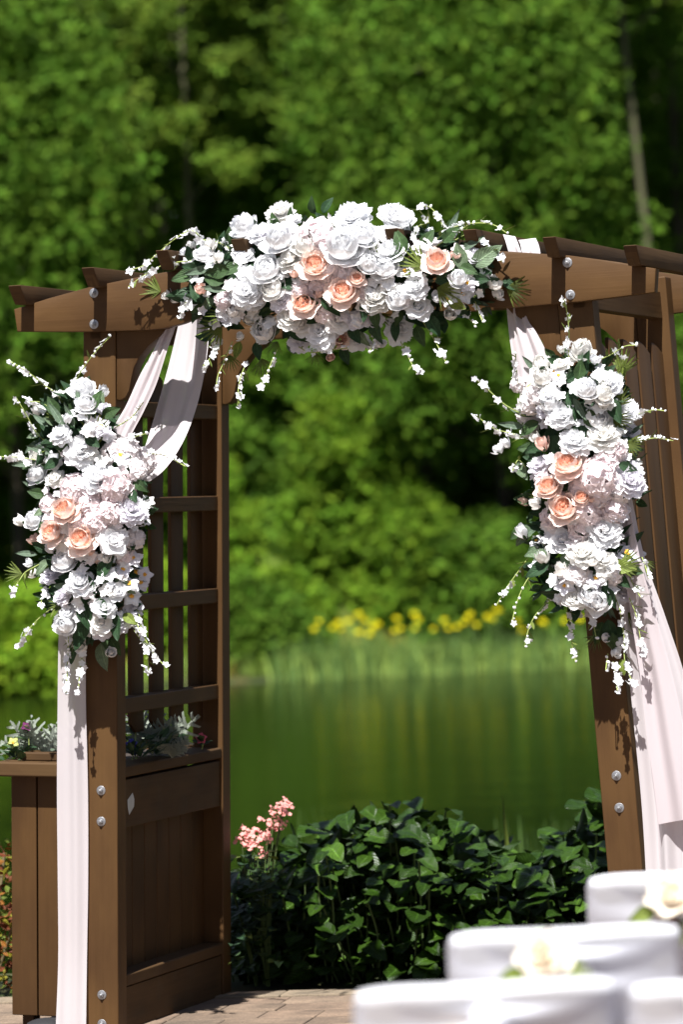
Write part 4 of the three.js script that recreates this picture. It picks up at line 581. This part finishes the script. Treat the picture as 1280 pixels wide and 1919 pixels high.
{
  const spots = [[560, 1265, [[590, 1172], [600, 1165]]], [605, 1262, [[622, 1172], [640, 1175], [632, 1160]]], [650, 1260, [[655, 1165], [668, 1150], [672, 1180]]], [690, 1258, [[682, 1160], [690, 1188], [700, 1180], [710, 1165]]], [730, 1256, [[745, 1152], [748, 1172], [740, 1190]]], [775, 1254, [[775, 1150], [782, 1165], [780, 1182]]], [815, 1252, [[812, 1182], [835, 1160], [838, 1180]]], [855, 1250, [[858, 1172], [868, 1165], [880, 1158]]], [900, 1248, [[890, 1172], [885, 1146], [915, 1150], [922, 1156], [935, 1150]]], [945, 1246, [[930, 1142], [970, 1165]]], [990, 1244, [[1020, 1165], [980, 1175]]], [1040, 1242, [[1018, 1172]]], [1085, 1240, [[1062, 1168], [1090, 1160]]], [1130, 1238, [[1120, 1172]]]];
  spots.forEach(([px, py, fl], i) => {
    const r = rng(500 + i), b = at(px, py, 60.2); const c = V(b.x, Math.max(WATER - 0.02, -0.6), -(60.4 - 0.1 * b.x));
    const names2 = ['leftmost', 'second', 'third', 'fourth', 'fifth', 'sixth', 'seventh', 'eighth', 'ninth', 'tenth', 'eleventh', 'twelfth', 'thirteenth', 'last'];
    const g = thing('iris_clump', c, `${names2[i]} clump from the left in the row of ${fl.length ? 'yellow flag irises' : 'tall green blades'} on the far shore`, 'iris', 'irises along the far shore of the pond');
    const f = part('blades', blades(60, 0.66, 0.34, r, 0.022, 0.3), bladeMat, g); f.userData.kind = 'stuff'; const f2 = part('pale_blades', blades(30, 0.52, 0.36, r, 0.026, 0.34), bladePale, g); f2.userData.kind = 'stuff';
    for (const [x, y] of fl) { const p = at(x + (r() - 0.5) * 6, y + (r() - 0.5) * 16, -c.z).sub(c); const m = part('flower', pick(G.peony, r), irisPetal, g); m.position.copy(p); m.scale.setScalar(0.065 + 0.035 * r()); aim(m, V(r() - 0.5, 1, 0.9), r() * 6); part('flower_stem', new THREE.CylinderGeometry(0.006, 0.008, Math.max(0.1, p.y), 5).translate(p.x, p.y / 2, p.z), bladeMat, g); }
  });
}
{ // near reeds
  for (const [px, top, n, label] of [[1010, 1530, 70, 'grey green reeds at the near edge of the pond behind the shrubs'], [600, 1520, 40, 'sparse reeds at the near edge of the pond behind the tallest shrub']]) { const p = at(px, top, 24), c = V(p.x, -0.75, -24), r = rng(px); const g = thing('reed_clump', c, label, 'reeds'); const f = part('blades', blades(n, p.y + 0.75, 0.22, r, 0.012, 0.08), bladeMat, g); f.userData.kind = 'stuff'; }
  const p = at(946, 1490, 15.6), c = V(p.x, 0, -15.6), r = rng(4), g = thing('grass_blade', c, 'single yellow grass blade standing above the lower shrub', 'grass blade');
  part('blade', grid(2, 12, (u, v) => V((u - 0.5) * 0.024 * Math.sin(Math.PI * (0.2 + 0.78 * v)) - 0.03 * v * v + 0.02 * v, p.y * v, 0.03 * v)), M.leafLime, g);
}
// leaf sprays carried by the crowns
const spray = seed => { const r = rng(seed), out = []; for (let i = 0; i < 8; i++) { const a = r() * 6.28, b = (r() - 0.4) * 1.6, L = 0.1 + 0.05 * r(), d = V(Math.cos(a) * Math.cos(b), Math.sin(b), Math.sin(a) * Math.cos(b)), s = d.clone().cross(V(r() - 0.5, r() + 0.3, r() - 0.5)).normalize(), o = d.clone().multiplyScalar(0.05 + 0.1 * r()), dr = V(0, -0.02, 0); out.push(grid(2, 2, (u, v) => o.clone().addScaledVector(d, L * v).addScaledVector(s, (u - 0.5) * L * 0.62 * Math.sin(Math.PI * (0.12 + 0.8 * v))).addScaledVector(dr, Math.abs(u - 0.5) * 2 + v))); } return mergeGeometries(out); };
const sprays = [spray(1), spray(2), spray(3)];
const crownMats = sprays.map(() => new THREE.MeshPhysicalMaterial({ color: C(1, 1, 1), roughness: 0.8, specularIntensity: 0.08, transmission: 0.35, thickness: 0, side: THREE.DoubleSide }));
const barkTex = texture(128, 256, (u, v) => { const k = 0.5 + 0.6 * (fbm(nz, u, v, 10, 5, 4) - 0.5); return [k, k * 0.97, k * 0.9]; }, true);
const bark = c => new THREE.MeshStandardMaterial({ color: C(...c), map: barkTex, roughness: 0.95, bumpMap: barkTex, bumpScale: 0.02 });
const barkDark = bark([0.2, 0.16, 0.12]), barkPale = bark([0.36, 0.37, 0.2]);
function leaves(parent, pts, col, r, scale = 1) {
  const k = Math.floor(r() * 3), im = new THREE.InstancedMesh(sprays[k], crownMats[k], pts.length), o = new THREE.Object3D(), q = new THREE.Color();
  pts.forEach((p, i) => { o.position.copy(p); o.rotation.set((r() - 0.5) * 1.4, r() * 6.28, (r() - 0.5) * 1.4); o.scale.setScalar(scale * (0.7 + 0.7 * r())); o.updateMatrix(); im.setMatrixAt(i, o.matrix); const v = 0.72 + 0.56 * r(), y = (r() - 0.5) * 0.3; im.setColorAt(i, q.setRGB(col[0] * v * (1 + y), col[1] * v, col[2] * v)); });
  im.name = 'crown'; im.userData.kind = 'stuff'; im.castShadow = im.receiveShadow = true; parent.add(im); return im;
}
function tree(name, px, d, h, rad, o) {
  const x = at(px, 980, d).x, c = V(x, gy(x, d) - 0.1, -d), r = rng(o.seed), g = thing(name, c, o.label, o.cat || 'tree'), pts = [];
  const low = o.low ?? 0.1, lean = o.lean || 0, nb = o.blobs || 60, per = o.per || 64, trunkTop = V(lean * h, h * (o.bush ? 0.5 : 0.92), 0);
  const limbs = [new THREE.TubeGeometry(new THREE.CatmullRomCurve3([V(0, 0, 0), V(lean * h * 0.3 + (r() - 0.5) * 0.1, h * 0.3, 0), V(lean * h * 0.65, h * 0.62, 0), trunkTop]), 12, 1, 8)];
  { const P = limbs[0].attributes.position, rb = o.trunk || 0.1; for (let i = 0; i < P.count; i++) { const row = Math.floor(i / 9), cx = limbs[0].parameters.path.getPointAt(row / 12), k = rb * mix(1.1, 0.25, row / 12); P.setXYZ(i, cx.x + (P.getX(i) - cx.x) * k, P.getY(i) * 1 + (P.getY(i) - cx.y) * (k - 1), cx.z + (P.getZ(i) - cx.z) * k); } limbs[0].computeVertexNormals(); }
  for (let i = 0; i < nb; i++) {
    const v = mix(low, 1, (i + r()) / nb), prof = o.bush ? Math.sqrt(Math.max(0.05, 1 - Math.pow(v * 1.05 - 0.35, 2) * 2.2)) : Math.sqrt(Math.max(0.04, 1 - Math.pow((v - 0.42) / 0.62, 2))), a = i * 2.4 + r(), q = rad * prof * (0.35 + 0.65 * Math.sqrt(r()));
    const b = V(Math.cos(a) * q + lean * h * v, v * h, Math.sin(a) * q), br = rad * (0.26 + 0.24 * r());
    for (let k = 0; k < per; k++) { const e = V(r() + r() + r() - 1.5, (r() + r() + r() - 1.5) * 0.75, r() + r() + r() - 1.5).multiplyScalar(br * 1.15); pts.push(b.clone().add(e)); }
    if (i % 3 === 0) { const s = V(lean * h * v * 0.8, Math.max(0.1, v * h - q * 0.5 - 0.2), 0); if (s.y < trunkTop.y) limbs.push(new THREE.TubeGeometry(new THREE.CatmullRomCurve3([s, s.clone().lerp(b, 0.5).add(V(0, 0.1, 0)), b]), 5, 0.022 + 0.012 * (1 - v), 5)); }
  }
  part('trunk', mergeGeometries(limbs), o.pale ? barkPale : barkDark, g);
  leaves(g, pts, o.col, r, o.leaf || (o.bush ? 0.85 : 0.8));
}
const cBright = [0.125, 0.222, 0.015], cMid = [0.088, 0.17, 0.015], cDark = cMid, cDeep = cMid, cOlive = [0.115, 0.185, 0.019], cYellow = [0.165, 0.275, 0.017];
let sd = 900;
for (const [px, d, h, rad, col, label, o = {}] of [
  [-260, 73, 15, 2.0, cMid, 'tall tree out beyond the left edge of the wood'],
  [-90, 71, 14, 1.5, cDark, 'tree at the far left behind the left post flowers'],
  [60, 74, 17, 1.6, cBright, 'bright green tree at the upper left corner', { low: 0.3 }],
  [170, 77, 17, 1.5, cMid, 'tall tree with a bare grey trunk left of the arbor top', { pale: 1, trunk: 0.12, low: 0.25, lean: 0.01 }],
  [285, 72, 16, 1.4, cMid, 'mid green tree above the left end of the beam', { low: 0.2 }],
  [382, 70, 15, 1.1, cOlive, 'slim tree with a pale trunk left of the garland', { pale: 1, trunk: 0.085, low: 0.42, blobs: 40 }],
  [470, 75, 16.5, 1.5, cBright, 'light green tree above the left part of the garland', { low: 0.15 }],
  [575, 72, 13, 1.2, cMid, 'green tree rising behind the white blooms of the garland'],
  [650, 79, 15.5, 1.3, cMid, 'tree whose top leaves a gap of sky', { low: 0.1 }],
  [745, 73, 14, 1.3, cOlive, 'olive green tree above the right part of the garland', { low: 0.3 }],
  [840, 76, 17, 1.5, cMid, 'tall tree right of the middle of the wood', { pale: 1, trunk: 0.09, low: 0.3 }],
  [950, 63.2, 10, 1.9, cDark, 'spreading tree overhanging the far shore behind the right end of the garland', { low: 0.27, blobs: 90 }],
  [800, 64.6, 11, 1.5, cMid, 'tree overhanging the far shore above the yellow irises', { low: 0.42, blobs: 80 }],
  [35, 62.5, 9.5, 1.7, cDark, 'spreading tree overhanging the bank behind the left post flowers', { low: 0.3, blobs: 80 }],
  [1040, 75, 16, 1.6, cMid, 'mid green tree above the right flower cluster', { low: 0.32 }],
  [1268, 69, 18, 1.2, cOlive, 'tree with a long leaning grey trunk at the upper right', { pale: 1, trunk: 0.075, low: 0.5, lean: -0.06, blobs: 46 }],
  [1150, 78, 17, 1.6, cMid, 'leafy tree behind the leaning trunk at the right'],
  [1300, 73, 15, 1.5, cMid, 'green tree at the right edge above the rafters'],
  [1440, 75, 16, 2.0, cMid, 'tall tree out beyond the right edge of the wood'],
  [40, 84, 19, 2.3, cDark, 'shaded tree deep in the wood at the left'], [330, 86, 19, 2.4, cDark, 'shaded tree deep in the wood behind the pale trunk'], [560, 85, 18, 2.2, cDark, 'shaded tree deep in the wood above the garland'], [800, 87, 18, 2.4, cDark, 'shaded tree deep in the wood right of the middle'], [1020, 85, 19, 2.4, cDark, 'shaded tree deep in the wood above the right post'], [1260, 88, 19, 2.4, cDark, 'shaded tree deep in the wood at the right edge'],
]) tree('tree', px, d, h, rad, { col, label, seed: sd++, ...o });
for (const [px, d, h, rad, col, label, o = {}] of [
  [660, 63.4, 3.1, 0.75, cBright, 'bright green bush under the middle of the garland'], [765, 62.6, 2.0, 0.55, cBright, 'small bright bush above the yellow irises'], [720, 69, 4.6, 1.0, cMid, 'green bush behind the bright one in the middle'],
  [480, 61.6, 0.95, 0.55, cMid, 'low bush at the waterline right of the left panel'], [440, 61.5, 1.1, 0.5, cMid, 'low bush at the waterline touching the left back post'], [520, 62.2, 1.0, 0.5, cBright, 'light low bush at the waterline left of the irises'], [545, 61.3, 0.75, 0.4, cMid, 'small low bush at the waterline left of the irises'], [355, 64, 2.2, 0.9, cBright, 'bright bush seen between the left slats'], [270, 62, 1.2, 0.7, cYellow, 'yellow green bush low behind the left slats'],
  [35, 60.3, 1.45, 0.75, cYellow, 'yellow green bush on the bank at the left edge'], [-40, 66, 3.4, 1.1, cDeep, 'green bush behind the left post flowers'], [120, 65, 2.6, 0.9, cDark, 'green bush left of the front post'], [-150, 61, 1.6, 0.9, cBright, 'bright bush beyond the left edge of the bank'],
  [845, 62.6, 1.5, 0.75, cDeep, 'shaded bush above the irises'], [965, 62.4, 1.7, 0.8, cDeep, 'bush behind the trailing sprigs of the right cluster'], [1085, 62.2, 1.8, 0.8, cDeep, 'green bush behind the right post'], [930, 71, 5.2, 1.2, cDark, 'dark green bush under the right end of the garland'], [1180, 63.5, 2.5, 0.9, cDark, 'green bush beyond the right side panel'], [1300, 66, 4.2, 1.2, cMid, 'green bush at the right edge behind the side panel'], [840, 70.5, 5.4, 1.0, cMid, 'mid green bush right of the middle of the far bank'], [560, 69, 4.6, 1.0, cMid, 'mid green bush left of the middle of the far bank'], [430, 70, 5.0, 1.0, cMid, 'mid green bush behind the left back post'],
]) tree('bush', px, d, h, rad, { col, label, cat: 'bush', bush: 1, low: 0.03, blobs: Math.round(22 + rad * 18), per: 56, trunk: 0.04, seed: sd++, ...o });
{ // the wood behind reads as one mass
  const r = rng(1234), pts = []; for (let i = 0; i < 60000; i++) { const d = 92 + 12 * r(), x = (r() - 0.5) * 50; pts.push(V(x, gy(x, d) + 30 * Math.pow(r(), 0.8) * (0.8 + 0.2 * Math.sin(x * 0.9)), -d)); }
  const im = leaves(scene, pts, cDark, r, 2.2); im.name = 'distant_wood'; tag(im, 'dense far wood filling the background beyond the pond', 'wood');
  const gp = []; for (let i = 0; i < 15000; i++) { const x = (r() - 0.5) * 26, t = Math.pow(r(), 1.2) * 11, d = 60.6 - 0.1 * x + t; if (x > 1.1 && r() < 0.75) continue; gp.push(V(x, gy(x, d) + 0.04, -d)); }
  const tuft = blades(9, 0.26, 0.09, rng(8), 0.014, 0.5), gm = new THREE.MeshPhysicalMaterial({ color: C(1, 1, 1), roughness: 0.8, transmission: 0.25, thickness: 0, side: THREE.DoubleSide }), ig = new THREE.InstancedMesh(tuft, gm, gp.length), o = new THREE.Object3D(), q = new THREE.Color();
  gp.forEach((p, i) => { o.position.copy(p); o.rotation.set(0, r() * 6, 0); o.scale.setScalar(0.7 + 0.9 * r()); o.updateMatrix(); ig.setMatrixAt(i, o.matrix); const k = 0.7 + 0.6 * r(), s = r() < 0.12 ? 1.8 : 1; ig.setColorAt(i, q.setRGB(0.21 * k * s, 0.31 * k, 0.035 * k)); });
  ig.name = 'bank_grass'; ig.userData.kind = 'stuff'; tag(ig, 'green grass growing on the far bank', 'grass'); scene.add(ig);
}
renderer.render(scene, camera);
